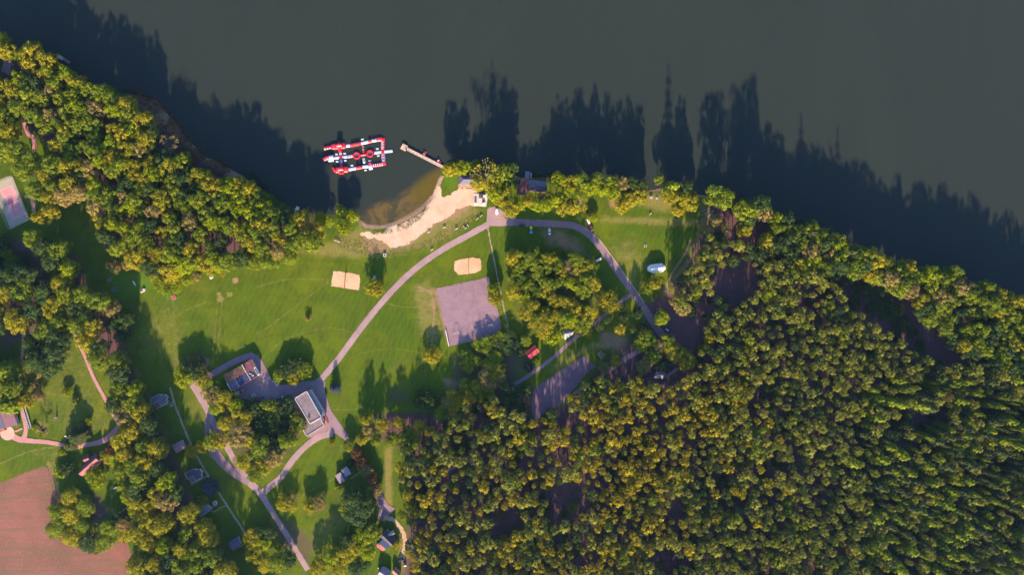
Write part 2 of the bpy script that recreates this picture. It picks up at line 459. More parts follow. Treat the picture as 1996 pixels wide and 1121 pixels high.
def ground_mat():
    m, nt, N, L, b = new_mat('meadow_and_litter')
    p = world_pos(nt)
    n_big = noise(nt, p, 0.018, 4, 0.6); n_mid = noise(nt, p, 0.09, 5, 0.62); n_fine = noise(nt, p, 0.9, 5, 0.7)
    n_st = noise(nt, world_pos(nt, (0.6, 0.05, 1), math.radians(-20)), 1.0, 4, 0.6)
    n_st2 = noise(nt, world_pos(nt, (0.05, 0.5, 1), math.radians(35)), 1.0, 4, 0.6)
    g = mixc(nt, ramp(nt, n_big, 0.35, 0.65), (0.040, 0.092, 0.0020), (0.098, 0.128, 0.0015))
    g = mixc(nt, ramp(nt, n_mid, 0.35, 0.7), g, (0.038, 0.070, 0.003))
    g = mixc(nt, math_n(nt, 'MULTIPLY', ramp(nt, n_st, 0.42, 0.70), 0.55), g, (0.095, 0.105, 0.004))
    g = mixc(nt, math_n(nt, 'MULTIPLY', ramp(nt, n_st2, 0.5, 0.75), 0.4), g, (0.046, 0.074, 0.005))
    g = mixc(nt, math_n(nt, 'MULTIPLY', ramp(nt, n_fine, 0.45, 0.8), 0.45), g, (0.094, 0.106, 0.012))
    # trodden and dry patches, mowing swaths, weeds
    dry = math_n(nt, 'MULTIPLY', ramp(nt, noise(nt, p, 0.045, 6, 0.72, 0.6), 0.55, 0.76), 0.6)
    g = mixc(nt, dry, g, (0.118, 0.100, 0.020))
    weed = math_n(nt, 'MULTIPLY', ramp(nt, noise(nt, p, 0.35, 4, 0.7), 0.56, 0.70), 0.55)
    g = mixc(nt, weed, g, (0.034, 0.066, 0.006))
    wv = N.new('ShaderNodeTexWave'); wv.inputs['Scale'].default_value = 0.085; wv.inputs['Distortion'].default_value = 2.5; wv.inputs['Detail'].default_value = 3; wv.inputs['Detail Scale'].default_value = 0.6
    L.new(world_pos(nt, (1, 1, 1), math.radians(28)), wv.inputs['Vector'])
    g = mixc(nt, math_n(nt, 'MULTIPLY', ramp(nt, wv.outputs['Fac'], 0.45, 0.8), 0.16), g, (0.120, 0.125, 0.010))
    grit = math_n(nt, 'MULTIPLY', ramp(nt, noise(nt, p, 1.7, 3, 0.8), 0.42, 0.62), 0.40)
    g = mixc(nt, grit, g, (0.030, 0.058, 0.003))
    at = N.new('ShaderNodeAttribute'); at.attribute_name = 'cover'
    sp = N.new('ShaderNodeSeparateColor'); L.new(at.outputs['Color'], sp.inputs[0])
    brk = math_n(nt, 'MULTIPLY', math_n(nt, 'SUBTRACT', math_n(nt, 'ADD', math_n(nt, 'MULTIPLY', noise(nt, p, 0.22, 5, 0.7), 0.6), math_n(nt, 'MULTIPLY', n_fine, 0.4)), 0.5), 2.0)
    def lay(w, c0, c1, base, k=0.9):
        f = ramp(nt, math_n(nt, 'ADD', w, math_n(nt, 'MULTIPLY', brk, k)), 0.16, 0.98)
        f = math_n(nt, 'MULTIPLY', f, ramp(nt, w, 0.02, 0.3))
        cc = mixc(nt, ramp(nt, n_fine, 0.35, 0.7), c0, c1)
        return mixc(nt, f, base, cc)
    g = lay(at.outputs['Alpha'], (0.050, 0.115, 0.008), (0.090, 0.140, 0.008), g)
    g = lay(sp.outputs[1], (0.150, 0.135, 0.030), (0.190, 0.150, 0.050), g)
    g = lay(sp.outputs[2], (0.270, 0.165, 0.095), (0.200, 0.120, 0.070), g)
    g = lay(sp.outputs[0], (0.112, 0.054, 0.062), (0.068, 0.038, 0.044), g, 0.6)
    L.new(g, b.inputs['Base Color']); b.inputs['Roughness'].default_value = 0.95
    b.inputs['Specular IOR Level'].default_value = 0.1
    bp = N.new('ShaderNodeBump'); bp.inputs['Strength'].default_value = 0.5; bp.inputs['Distance'].default_value = 0.35
    L.new(n_fine, bp.inputs['Height']); L.new(bp.outputs[0], b.inputs['Normal'])
    return m

xs = axis(-352, 352, 1.05, 9000); ys = axis(-200, 170, 1.05, 9000)
gm, gco = grid_mesh('ground', xs, ys, terrain, ground_mat(), None)
W = np.zeros((len(gco), 4))
gx, gy = gco[:, 0], gco[:, 1]
for ch, pts, soft, st in AREAS:
    pp = PP(pts); a = np.array(pp)
    sel = np.where((gx > a[:, 0].min() - 30) & (gx < a[:, 0].max() + 30) & (gy > a[:, 1].min() - 30) & (gy < a[:, 1].max() + 30))[0]
    d = sdist(gx[sel], gy[sel], pp)
    c = 'RGBA'.index(ch); W[sel, c] = np.maximum(W[sel, c], st * smooth(d, -soft, soft))
for ch, pts, wd, st in LINES:
    pp = PP(catmull(pts, 10)); a = np.array(pp)
    sel = np.where((gx > a[:, 0].min() - 5) & (gx < a[:, 0].max() + 5) & (gy > a[:, 1].min() - 5) & (gy < a[:, 1].max() + 5))[0]
    d = seg_dist(gx[sel], gy[sel], pp, False)
    c = 'RGBA'.index(ch); W[sel, c] = np.maximum(W[sel, c], st * (1 - smooth(d, wd * 0.5, wd * 1.8)))
att = gm.attributes.new('cover', 'FLOAT_COLOR', 'POINT'); att.data.foreach_set('color', W.astype(np.float32).ravel())
tag(link('ground', gm), kind='structure')

# ------------------------------------------------------------------ lake
def lake_mat():
    m, nt, N, L, b = new_mat('lake_water')
    p = world_pos(nt)
    at = N.new('ShaderNodeAttribute'); at.attribute_name = 'shallow'
    deep = mixc(nt, noise(nt, p, 0.006, 3), (0.0180, 0.0240, 0.0200), (0.0210, 0.0270, 0.0230))
    weed = ramp(nt, noise(nt, p, 0.11, 5, 0.6, 0.8), 0.44, 0.60)
    bed = mixc(nt, weed, (0.095, 0.064, 0.022), (0.042, 0.040, 0.022))
    sp = N.new('ShaderNodeSeparateColor'); L.new(at.outputs['Color'], sp.inputs[0])
    bed = mixc(nt, sp.outputs[1], bed, (0.082, 0.060, 0.008))
    f = ramp(nt, math_n(nt, 'ADD', sp.outputs[0], math_n(nt, 'MULTIPLY', math_n(nt, 'SUBTRACT', noise(nt, p, 0.08, 4), 0.5), 0.35)), 0.15, 0.95)
    c = mixc(nt, f, deep, bed)
    # drifting sediment and wind lanes
    lane = ramp(nt, noise(nt, world_pos(nt, (0.022, 0.006, 1), math.radians(25)), 1.0, 5, 0.65, 0.8), 0.40, 0.68)
    c = mixc(nt, math_n(nt, 'MULTIPLY', lane, 0.30), c, mixc(nt, f, (0.0250, 0.0320, 0.0270), bed))
    c = mixc(nt, math_n(nt, 'MULTIPLY', ramp(nt, noise(nt, world_pos(nt, (0.5, 0.12, 1), math.radians(70)), 1.0, 5, 0.7), 0.45, 0.75), 0.16), c, (0.0300, 0.0350, 0.0300))
    L.new(c, b.inputs['Base Color']); b.inputs['Roughness'].default_value = 0.14
    b.inputs['IOR'].default_value = 1.33; b.inputs['Specular IOR Level'].default_value = 0.2
    bp = N.new('ShaderNodeBump'); bp.inputs['Strength'].default_value = 0.35; bp.inputs['Distance'].default_value = 0.25
    L.new(noise(nt, world_pos(nt, (0.5, 0.9, 1)), 0.9, 3), bp.inputs['Height']); L.new(bp.outputs[0], b.inputs['Normal'])
    return m

def near_land(x, y): return sdist(x, y, LAND_S) < 14
lxs = axis(-352, 352, 2.2, 9000); lys = axis(-30, 200, 2.2, 9000)
lm, lco = grid_mesh('lake', lxs, lys, lambda x, y: np.full(x.shape, WATER_Z), lake_mat(), near_land)
SHAL = PP([(866, 322), (862, 345), (856, 365), (846, 385), (825, 408), (795, 425), (745, 444), (700, 435), (700, 418), (730, 395), (765, 385), (795, 365), (830, 335)])
sd = sdist(lco[:, 0], lco[:, 1], SHAL)
gold = sdist(lco[:, 0], lco[:, 1], PP([(845, 330), (860, 340), (850, 375), (830, 395), (810, 390), (800, 370), (820, 345)]))
shore_d = -sdist(lco[:, 0], lco[:, 1], LAND_S)
sh = np.maximum(smooth(sd, -5, 7), 0.85 * (1 - smooth(shore_d, 0.0, 3.5)) * smooth(sd, -14, -2))
A2 = np.stack([sh, smooth(gold, -5, 5), np.zeros_like(sh), np.ones_like(sh)], 1)
att = lm.attributes.new('shallow', 'FLOAT_COLOR', 'POINT'); att.data.foreach_set('color', A2.astype(np.float32).ravel())
tag(link('lake', lm), kind='structure')

# ------------------------------------------------------------------ ragged sheets and roads
LEVEL = [0.03]
def sheet(name, pts, m, step=0.7, rough=1.2, scale=4.0, z=None, seed=1, holes=None, follow=False):
    if z is None: LEVEL[0] += 0.006; z = LEVEL[0]
    pp = PP(pts); a = np.array(pp)
    x = np.arange(a[:, 0].min() - 2, a[:, 0].max() + 2, step); y = np.arange(a[:, 1].min() - 2, a[:, 1].max() + 2, step)
    def keep(cx, cy):
        k = sdist(cx, cy, pp) + (fnoise(cx, cy, scale, seed) - 0.5) * 2 * rough > 0
        if holes is not None: k &= fnoise(cx, cy, holes[0], seed + 9) < holes[1] + 0.12 * np.clip(sdist(cx, cy, pp), 0, 4)
        return k
    zf = (lambda X, Y: terrain(X, Y) + z) if follow else (lambda X, Y: np.full(X.shape, z))
    me, _ = grid_mesh(name, x, y, zf, m, keep)
    return tag(link(name, me), kind='structure')

def polygon(name, pts, m, z=None, kind='structure'):
    if z is None: LEVEL[0] += 0.006; z = LEVEL[0]
    pp = PP(pts)
    a = sum(pp[i][0] * pp[(i + 1) % len(pp)][1] - pp[(i + 1) % len(pp)][0] * pp[i][1] for i in range(len(pp)))
    if a < 0: pp = pp[::-1]
    me = bpy.data.meshes.new(name)
    me.from_pydata([(x, y, z) for x, y in pp], [], [tuple(range(len(pp)))]); me.materials.append(m); me.update()
    return tag(link(name, me), kind=kind)

def ribbon(name, pts, width, m, jit=0.12, step=1.5, kind='structure', z=None):
    """pts: (px, py) or (px, py, width in metres)"""
    if z is None: LEVEL[0] += 0.006; z = LEVEL[0]
    q = [(*P(p[0], p[1]), p[2] if len(p) > 2 else width) for p in pts]
    c = catmull(q, step); n = len(c); vs = []; fs = []
    for i, (x, y, w) in enumerate(c):
        a = c[max(i - 1, 0)]; b = c[min(i + 1, n - 1)]
        dx, dy = b[0] - a[0], b[1] - a[1]; l = math.hypot(dx, dy) or 1
        nx, ny = -dy / l, dx / l
        for sgn in (1, -1):
            k = sgn * (w / 2 + random.uniform(-jit, jit))
            vs.append((x + nx * k, y + ny * k, z))
        if i: fs.append((2 * i - 2, 2 * i - 1, 2 * i + 1, 2 * i))
    me = bpy.data.meshes.new(name); me.from_pydata(vs, [], fs); me.materials.append(m); me.update()
    return tag(link(name, me), kind=kind)

def ground_surface(name, c0, c1, c2, s1=0.15, s2=1.4, stretch=None, rough=0.95, wear=0.5, repairs=0.0, prints=0.0):
    m, nt, N, L, b = new_mat(name)
    p = world_pos(nt)
    o = mixc(nt, ramp(nt, noise(nt, p, s1, 5, 0.65), 0.35, 0.65), c0, c1)
    o = mixc(nt, math_n(nt, 'MULTIPLY', ramp(nt, noise(nt, p, s2, 5, 0.7), 0.45, 0.8), wear), o, c2)
    if stretch:
        sc_, rz, cc, k = stretch
        o = mixc(nt, math_n(nt, 'MULTIPLY', ramp(nt, noise(nt, world_pos(nt, sc_, rz), 1.0, 4, 0.6), 0.42, 0.68), k), o, cc)
    if repairs:
        v = N.new('ShaderNodeTexVoronoi'); v.inputs['Scale'].default_value = 0.11; L.new(world_pos(nt, (1, 1, 0), 0.5), v.inputs['Vector'])
        sv = N.new('ShaderNodeSeparateColor'); L.new(v.outputs['Color'], sv.inputs[0])
        o = mixc(nt, math_n(nt, 'MULTIPLY', ramp(nt, sv.outputs[0], 0.55, 0.95), repairs), o, tuple(x * 0.55 for x in c1))
        v2 = N.new('ShaderNodeTexVoronoi'); v2.feature = 'DISTANCE_TO_EDGE'; v2.inputs['Scale'].default_value = 0.16; L.new(world_pos(nt, (1, 1, 0), 1.1), v2.inputs['Vector'])
        o = mixc(nt, math_n(nt, 'MULTIPLY', math_n(nt, 'SUBTRACT', 1.0, ramp(nt, v2.outputs['Distance'], 0.012, 0.045)), repairs * 1.1), o, tuple(x * 0.45 for x in c1))
        o = mixc(nt, math_n(nt, 'MULTIPLY', ramp(nt, noise(nt, p, 0.3, 6, 0.75), 0.56, 0.7), repairs), o, tuple(x * 1.3 for x in c2))
    if prints:
        o = mixc(nt, math_n(nt, 'MULTIPLY', ramp(nt, noise(nt, p, 1.6, 3, 0.8), 0.50, 0.62), prints), o, tuple(x * 0.66 for x in c1))
        o = mixc(nt, math_n(nt, 'MULTIPLY', ramp(nt, noise(nt, p, 0.22, 6, 0.7, 0.5), 0.50, 0.70), prints), o, tuple(x * 0.74 for x in c1))
    L.new(o, b.inputs['Base Color']); b.inputs['Roughness'].default_value = rough; b.inputs['Specular IOR Level'].default_value = 0.15
    bp = N.new('ShaderNodeBump'); bp.inputs['Strength'].default_value = 0.35; bp.inputs['Distance'].default_value = 0.15
    L.new(noise(nt, p, s2, 5, 0.7), bp.inputs['Height']); L.new(bp.outputs[0], b.inputs['Normal'])
    return m

ASPH = ground_surface('asphalt_worn', (0.295, 0.195, 0.200), (0.255, 0.168, 0.180), (0.335, 0.225, 0.215), repairs=0.2)
ASPH_D = ground_surface('asphalt_dark', (0.225, 0.143, 0.165), (0.190, 0.122, 0.146), (0.265, 0.172, 0.185), repairs=0.2)
COURT_SHADE = ground_surface('shade_toned_court_asphalt', (0.165, 0.098, 0.125), (0.140, 0.084, 0.110), (0.195, 0.120, 0.135), repairs=0.18)  # darker court asphalt: the pines' shade is put into the colour
COURT = ground_surface('court_asphalt', (0.225, 0.143, 0.168), (0.195, 0.124, 0.150), (0.260, 0.174, 0.182), 0.07, repairs=0.2)
SAND = ground_surface('beach_sand', (0.52, 0.36, 0.265), (0.46, 0.30, 0.20), (0.58, 0.43, 0.33), 0.12, 1.1, prints=0.55)
SAND2 = ground_surface('court_sand', (0.52, 0.33, 0.215), (0.46, 0.26, 0.140), (0.58, 0.42, 0.30), 0.10, 1.1, prints=0.55)
GRAVEL = ground_surface('gravel_path', (0.27, 0.205, 0.150), (0.20, 0.150, 0.110), (0.33, 0.25, 0.19), 0.5, 2.0)
BRICKP = ground_surface('red_paving', (0.38, 0.185, 0.175), (0.33, 0.160, 0.155), (0.43, 0.230, 0.210), 0.3, 2.5)
TRACK = ground_surface('sandy_track', (0.42, 0.29, 0.19), (0.33, 0.22, 0.14), (0.48, 0.34, 0.23), 0.3, 1.5)
FIELD = ground_surface('ploughed_soil', (0.205, 0.082, 0.066), (0.135, 0.066, 0.046), (0.265, 0.118, 0.096), 0.035, 0.7, ((0.03, 0.42, 1), math.radians(-24), (0.13, 0.085, 0.045), 0.85), wear=0.9)
CONC = ground_surface('pale_concrete', (0.46, 0.40, 0.38), (0.40, 0.34, 0.32), (0.52, 0.45, 0.42), 0.2, 1.5)

sheet('beach', [(704, 456), (745, 450), (780, 438), (812, 422), (828, 408), (836, 392), (845, 372), (852, 358), (858, 368), (862, 386), (880, 374), (895, 366), (930, 366), (926, 402), (910, 405), (893, 409), (880, 424), (862, 432), (846, 440), (826, 452), (812, 464), (798, 472), (780, 480), (762, 484), (748, 472), (722, 465)], SAND, 0.6, 2.4, 6.0, 0.05, 5, (3.0, 0.66), True)
sheet('beach_fringe', [(700, 431), (716, 440), (740, 442), (772, 434), (802, 418), (827, 401), (845, 378), (853, 354), (860, 341), (864, 344), (857, 362), (848, 382), (829, 405), (803, 423), (773, 438), (740, 446), (712, 444)], ground_surface('wet_sand', (0.36, 0.225, 0.145), (0.31, 0.19, 0.12), (0.42, 0.28, 0.18), 0.3, 1.2), 0.6, 0.8, 5.0, 0.04, 15, None, True)
sheet('ploughed_field', [(-700, 1150), (-300, 1045), (0, 941), (40, 926), (84, 909), (92, 912), (112, 985), (135, 1030), (250, 1060), (268, 1121), (290, 1400), (-700, 1600)], FIELD, 0.6, 0.6, 2.5, 0.03, 8)
sheet('ploughed_field', [(94, 912), (100, 914), (118, 985), (113, 990)], FIELD, 0.6, 0.3, 3.0, 0.036, 9)

ribbon('road', [(618, 748), (632, 733), (662, 697), (700, 645), (738, 597), (778, 553), (818, 517), (868, 483), (910, 460), (952, 437)], 4.0, ASPH)
polygon('parking_area', [(950, 408), (954, 404), (966, 403), (978, 410), (990, 422), (1008, 427), (1008, 439), (975, 441), (948, 440)], ASPH)
ribbon('road', [(1000, 433), (1040, 434.5), (1085, 436.5), (1118, 440), (1145, 454), (1170, 480), (1195, 515), (1220, 550), (1246, 587), (1268, 620), (1288, 650), (1304, 668)], 4.6, ASPH_D)
ribbon('footpath', [(1232, 573), (1202, 595), (1165, 626), (1120, 660), (1080, 696), (1040, 726), (1005, 748), (975, 758)], 2.4, ASPH_D)
ribbon('footpath', [(951, 444), (958, 482), (970, 542), (984, 610), (993, 645)], 0.9, GRAVEL, 0.2, 0.8)
ribbon('footpath', [(331, 756), (345, 800), (372, 866), (402, 922), (442, 985), (484, 1050)], 1.35, GRAVEL, 0.25, 0.8)
for a in ([(323, 790), (338, 784)], [(355, 878), (372, 866)], [(373, 946), (406, 927)], [(412, 998), (420, 997), (443, 984)], [(466, 1068), (478, 1060)], [(684, 934), (704, 920)]):
    ribbon('footpath', a, 0.7, GRAVEL, 0.1, 0.8)
polygon('courtyard', [(486, 692), (493, 689), (502, 693), (512, 705), (520, 722), (528, 738), (545, 751), (565, 749), (590, 744), (622, 741), (634, 745), (633, 764), (645, 800), (662, 825), (680, 850), (672, 858), (655, 846), (640, 848), (625, 852), (600, 854), (580, 830), (570, 800), (560, 780), (553, 772), (540, 779), (520, 784), (490, 782), (468, 776), (458, 764), (450, 745), (478, 720)], ASPH_D)
ribbon('lane', [(372, 752, 5.5), (395, 742, 4.6), (425, 723, 4.0), (460, 704, 4.0), (494, 692, 4.0)], 4.0, ASPH_D)
ribbon('lane', [(378, 748, 6.5), (392, 775, 5.0), (406, 803, 4.0), (423, 838, 4.5), (446, 878, 4.0), (464, 912, 4.0), (486, 940, 5.0), (508, 963, 4.2), (530, 998, 3.6), (560, 1045, 3.6), (600, 1112, 3.6)], 4, ASPH)
ribbon('lane', [(406, 808, 3.0), (406, 850, 4.5), (420, 884, 6.5), (438, 906, 6.0), (460, 926, 4.6), (485, 942, 4.0)], 4, ASPH_D)
ribbon('lane', [(648, 846), (622, 853), (598, 869), (572, 896), (548, 930), (528, 948), (510, 962)], 4.0, ASPH)
ribbon('lane', [(672, 850), (690, 876), (712, 914), (728, 950), (742, 985), (750, 1008)], 3.2, ASPH_D)
polygon('turning_area', [(733, 968), (745, 962), (750, 975), (757, 985), (771, 992), (760, 1004), (750, 1018), (736, 1012), (740, 990)], ASPH_D)
ribbon('track', [(748, 1010), (766, 1014), (780, 1028), (789, 1050), (788, 1072), (782, 1090)], 2.6, TRACK, 0.35, 1.0)
ribbon('driveway', [(1180, 728, 2.6), (1194, 718, 2.6), (1215, 702, 3.0), (1246, 684, 3.0)], 3.0, ASPH_D)
ribbon('driveway', [(1180, 727), (1150, 748), (1118, 768)], 1.8, ASPH_D)
ribbon('driveway', [(1290, 738), (1308, 728), (1322, 718)], 2.2, ASPH_D)
ribbon('footpath', [(860, 925), (885, 912), (930, 892)], 2.2, ASPH_D)
# paved paths of the gardens on the left
PINK = BRICKP
ribbon('garden_path', [(20, 846, 4.2), (34, 856, 4.0), (60, 860, 3.2), (95, 863, 2.8), (126, 869, 2.6)], 3.0, PINK)
ribbon('garden_path', [(40, 790, 2.0), (46, 815, 2.2), (51, 840, 2.6), (46, 856, 3.6)], 2.4, PINK)
ribbon('garden_path', [(145, 874, 2.4), (168, 868, 2.6), (190, 864, 3.4), (210, 855, 4.0), (232, 836, 5.0)], 3.0, PINK)
ribbon('garden_path', [(47, 650), (44, 690), (39, 740), (36, 790)], 2.0, PINK)
ribbon('garden_path', [(108, 540), (118, 562), (143, 640), (152, 665), (170, 705), (182, 735), (198, 765), (222, 810), (234, 838)], 2.2, PINK)
ribbon('garden_path', [(48, 238), (56, 262), (66, 268), (67, 296)], 2.8, PINK)
ribbon('garden_path', [(38, 306), (56, 318)], 1.8, PINK)
ribbon('garden_path', [(48, 384, 2.0), (60, 383, 2.2), (64, 395, 2.4), (66, 412, 2.4)], 2.2, PINK)
ribbon('garden_path', [(30, 842), (44, 836)], 1.2, PINK)
polygon('terrace', [(15 + 14 * math.cos(t * math.pi / 12), 845 + 14 * math.sin(t * math.pi / 12)) for t in range(24)], ground_surface('pale_pink_paving', (0.44, 0.28, 0.23), (0.40, 0.25, 0.21), (0.48, 0.32, 0.27), 0.3, 2))
polygon('terrace', [(6, 116), (16, 112), (28, 126), (24, 148), (14, 146)], PINK)
polygon('terrace', [(893, 358), (928, 358), (928, 367), (893, 366)], ground_surface('deck_boards', (0.36, 0.22, 0.15), (0.30, 0.18, 0.12), (0.42, 0.27, 0.19), 0.4, 2, ((3.0, 0.2, 1), 0, (0.24, 0.14, 0.09), 0.5)))

# kerb along the bend of the road
kb = MB()
kp = catmull([(*P(px, py),) for px, py in [(1163, 461), (1180, 482), (1204, 516), (1229, 551), (1256, 590)]], 1.2)
for i in range(len(kp) - 1):
    a, b = kp[i], kp[i + 1]
    kb.box(((a[0] + b[0]) / 2, (a[1] + b[1]) / 2, 0.09), (math.dist(a, b) - 0.02, 0.35, 0.18), math.atan2(b[1] - a[1], b[0] - a[0]))
tag(kb.build('kerb', plain('kerb_stone', (0.52, 0.38, 0.22), 0.9)), kind='structure')

# courts
sheet('sand_court', [(650, 528), (675, 531), (701, 536), (702, 546), (699.5, 566), (672, 562), (646, 558), (646.5, 548)], SAND2, 0.35, 0.35, 2.0, 0.05, 21)
sheet('sand_court', [(886, 509), (900, 505), (920, 502), (935, 503.5), (938.5, 510), (937.5, 527), (924, 533), (894, 536), (885, 527)], SAND2, 0.35, 0.35, 2.0, 0.05, 22)
sheet('sports_pitch', [(850.5, 562.5), (952.5, 540), (955, 550), (955, 560), (962, 592), (970, 602), (979, 652), (876, 675)], COURT, 0.6, 0.35, 2.5, 0.05, 23)
sheet('sports_pitch', [(1140, 693), (1160, 716), (1148, 724), (1132, 742), (1105, 775), (1088, 793), (1042, 821), (1034, 793), (1042, 757), (1090, 724)], COURT_SHADE, 0.6, 0.3, 2.5, 0.05, 24)
WHITE_LINE = plain('faded_white_paint', (0.34, 0.28, 0.27), 0.9, 0.3, 1.0)
def marking(px0, py0, px1, py1, w=0.12, z=0.056):
    a, b = P(px0, py0), P(px1, py1)
    mk.box(((a[0] + b[0]) / 2, (a[1] + b[1]) / 2, z), (math.dist(a, b), w, 0.006), math.atan2(b[1] - a[1], b[0] - a[0]))
mk = MB()
for l in [(875, 562, 922, 552), (875, 562, 880, 586), (880, 587, 905, 581), (892, 559, 894, 580), (924, 551, 928, 577), (931, 571, 954, 566), (905, 585, 930, 579),
          (878, 622, 972, 602), (912, 588, 923, 660), (934, 612, 960, 607), (925, 556, 918, 568), (890, 640, 895, 668), (956, 640, 960, 655)]:
    marking(*l, z=0.058 + 0.0031 * len(mk.v) / 8)
tag(mk.build('court_lines', WHITE_LINE), kind='structure')

# tennis court on the left
polygon('tennis_court', [(-16, 360), (25, 344), (58, 428), (21, 447)], ground_surface('court_surround', (0.30, 0.27, 0.20), (0.27, 0.24, 0.18), (0.33, 0.30, 0.23), 0.1, 2.0))
polygon('tennis_court', [(0, 371.5), (24, 361), (49.5, 415), (25.4, 428)], ground_surface('court_pink', (0.46, 0.20, 0.22), (0.42, 0.18, 0.20), (0.50, 0.24, 0.25), 0.2, 1.5))
mk = MB(); zz = 0.0
LC = PP([(0, 371.5), (24, 361), (49.5, 415), (25.4, 428)])
def lerp(a, b, t): return (a[0] + (b[0] - a[0]) * t, a[1] + (b[1] - a[1]) * t)
def bar(mb, a, b, w, h, z):
    mb.box(((a[0] + b[0]) / 2, (a[1] + b[1]) / 2, z), (math.dist(a, b), w, h), math.atan2(b[1] - a[1], b[0] - a[0]))
zb = LEVEL[0] + 0.004
for i, (a, b) in enumerate([(LC[0], LC[1]), (LC[1], LC[2]), (LC[2], LC[3]), (LC[3], LC[0]), (lerp(LC[0], LC[1], .12), lerp(LC[3], LC[2], .12)), (lerp(LC[0], LC[1], .88), lerp(LC[3], LC[2], .88)),
             (lerp(LC[0], LC[3], .25), lerp(LC[1], LC[2], .25)), (lerp(LC[0], LC[3], .75), lerp(LC[1], LC[2], .75)), (lerp(lerp(LC[0], LC[1], .5), lerp(LC[3], LC[2], .5), .25), lerp(lerp(LC[0], LC[1], .5), lerp(LC[3], LC[2], .5), .75))]):
    bar(mk, a, b, 0.14, 0.006, zb + i * 0.004)
tag(mk.build('court_lines', plain('court_white', (0.62, 0.52, 0.5), 0.8)), kind='structure')

# ------------------------------------------------------------------ trees: prototypes
def unit(v): return v / (np.linalg.norm(v, axis=-1, keepdims=True) + 1e-9)

def leaf_quads(pos, nrm, size, aspect, r, along=None):
    """quads with centres pos, facing nrm"""
    n = len(pos)
    t = along if along is not None else r.normal(size=(n, 3))
    u = unit(np.cross(nrm, t)); w = np.cross(nrm, u)
    su = (size * 0.5)[:, None]; sw = su * aspect
    bend = nrm * su * 0.25
    v = np.stack([pos - u * su - bend, pos - w * sw + bend * .6, pos + u * su - bend, pos + w * sw + bend * .6], 1).reshape(-1, 3)
    return v

def leaf_mesh(name, groups, m):
    """groups: list of (verts 4n x 3, tint n x 2)"""
    co = np.concatenate([g[0] for g in groups]); t = np.concatenate([np.repeat(g[1], 4, 0) for g in groups])
    q = np.arange(len(co)).reshape(-1, 4)
    me = np_mesh(name, co, q, m)
    if len(me.vertices) == len(co):
        c = np.ones((len(co), 4), np.float32); c[:, :2] = t; c[:, 2] = 0
        at = me.attributes.new('tint', 'FLOAT_COLOR', 'POINT'); at.data.foreach_set('color', c.ravel())
    return me

def crown_broad(seed, R, h, base, n_cl=26, leaves=60, size=(0.36, 0.68), m='green', flat=1.0, gap=0.0):
    r = np.random.default_rng(seed); D = h - base; zc = base + D * 0.5
    gs = []; cls = []
    k = 0
    while len(cls) < n_cl and k < 900:
        k += 1
        d = unit(r.normal(size=3)); 
        if d[2] < -0.8: continue
        f = r.uniform(0.55, 0.86)
        c = np.array([d[0] * R * f, d[1] * R * f, zc + d[2] * D * 0.5 * f * flat])
        # uneven outline: a few sides stick out, a few are missing
        ang = math.atan2(d[1], d[0]); c[:2] *= 1 + 0.16 * math.sin(2 * ang + seed) + 0.1 * math.sin(3 * ang + seed * 2.1)
        rc = R * r.uniform(0.20, 0.44)
        if any(np.linalg.norm(c - o[0]) < 0.55 * (rc + o[1]) for o in cls): continue
        cls.append((c, rc))
    for c, rc in cls:
        n = int(leaves * r.uniform(0.8, 1.3))
        d = unit(r.normal(size=(n, 3)) + np.array([0, 0, 0.35]) + 0.5 * unit(c - np.array([0, 0, zc]))[None])
        pos = c + d * rc * r.uniform(0.62, 1.08, (n, 1)) * np.array([1, 1, 0.85])
        nr = unit(d + 0.42 * r.normal(size=(n, 3)))
        s = r.uniform(size[0], size[1], n) * R / 4.0
        ti = np.stack([np.full(n, r.uniform(0, 1)) * r.uniform(0.6, 1, n), np.clip(r.uniform(0.1, 0.9) + r.normal(0, 0.18, n), 0, 1)], 1)
        gs.append((leaf_quads(pos, nr, s, 0.8, r), ti))
    n = 70
    d = unit(r.normal(size=(n, 3))); pos = np.array([0, 0, zc]) + d * np.array([R, R, D * 0.5]) * r.uniform(0.1, 0.6, (n, 1))
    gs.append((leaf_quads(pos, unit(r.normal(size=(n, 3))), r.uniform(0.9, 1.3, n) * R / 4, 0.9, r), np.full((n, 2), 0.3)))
    return leaf_mesh('crown', gs, LEAF[m]), [c for c, _ in cls]

def trunk_mesh(h, base, R, seed, bark, tips, r0=0.28, nl=7):
    r = random.Random(seed); b = MB()
    top = base + (h - base) * 0.55
    mid = (r.uniform(-.2, .2), r.uniform(-.2, .2), base * 0.8)
    b.tube((0, 0, -0.15), mid, r0, r0 * 0.72, 7); b.tube(mid, (mid[0] * 1.4, mid[1] * 1.4, top), r0 * 0.72, r0 * 0.3, 6)
    for t in (tips[:: max(1, len(tips) // nl)])[:nl]:
        z = base * 0.7 + (top - base * 0.7) * r.uniform(0.1, 0.8)
        b.tube((mid[0], mid[1], z), tuple(t), r0 * 0.36, r0 * 0.1, 5)
    return b.mesh('trunk', bark)

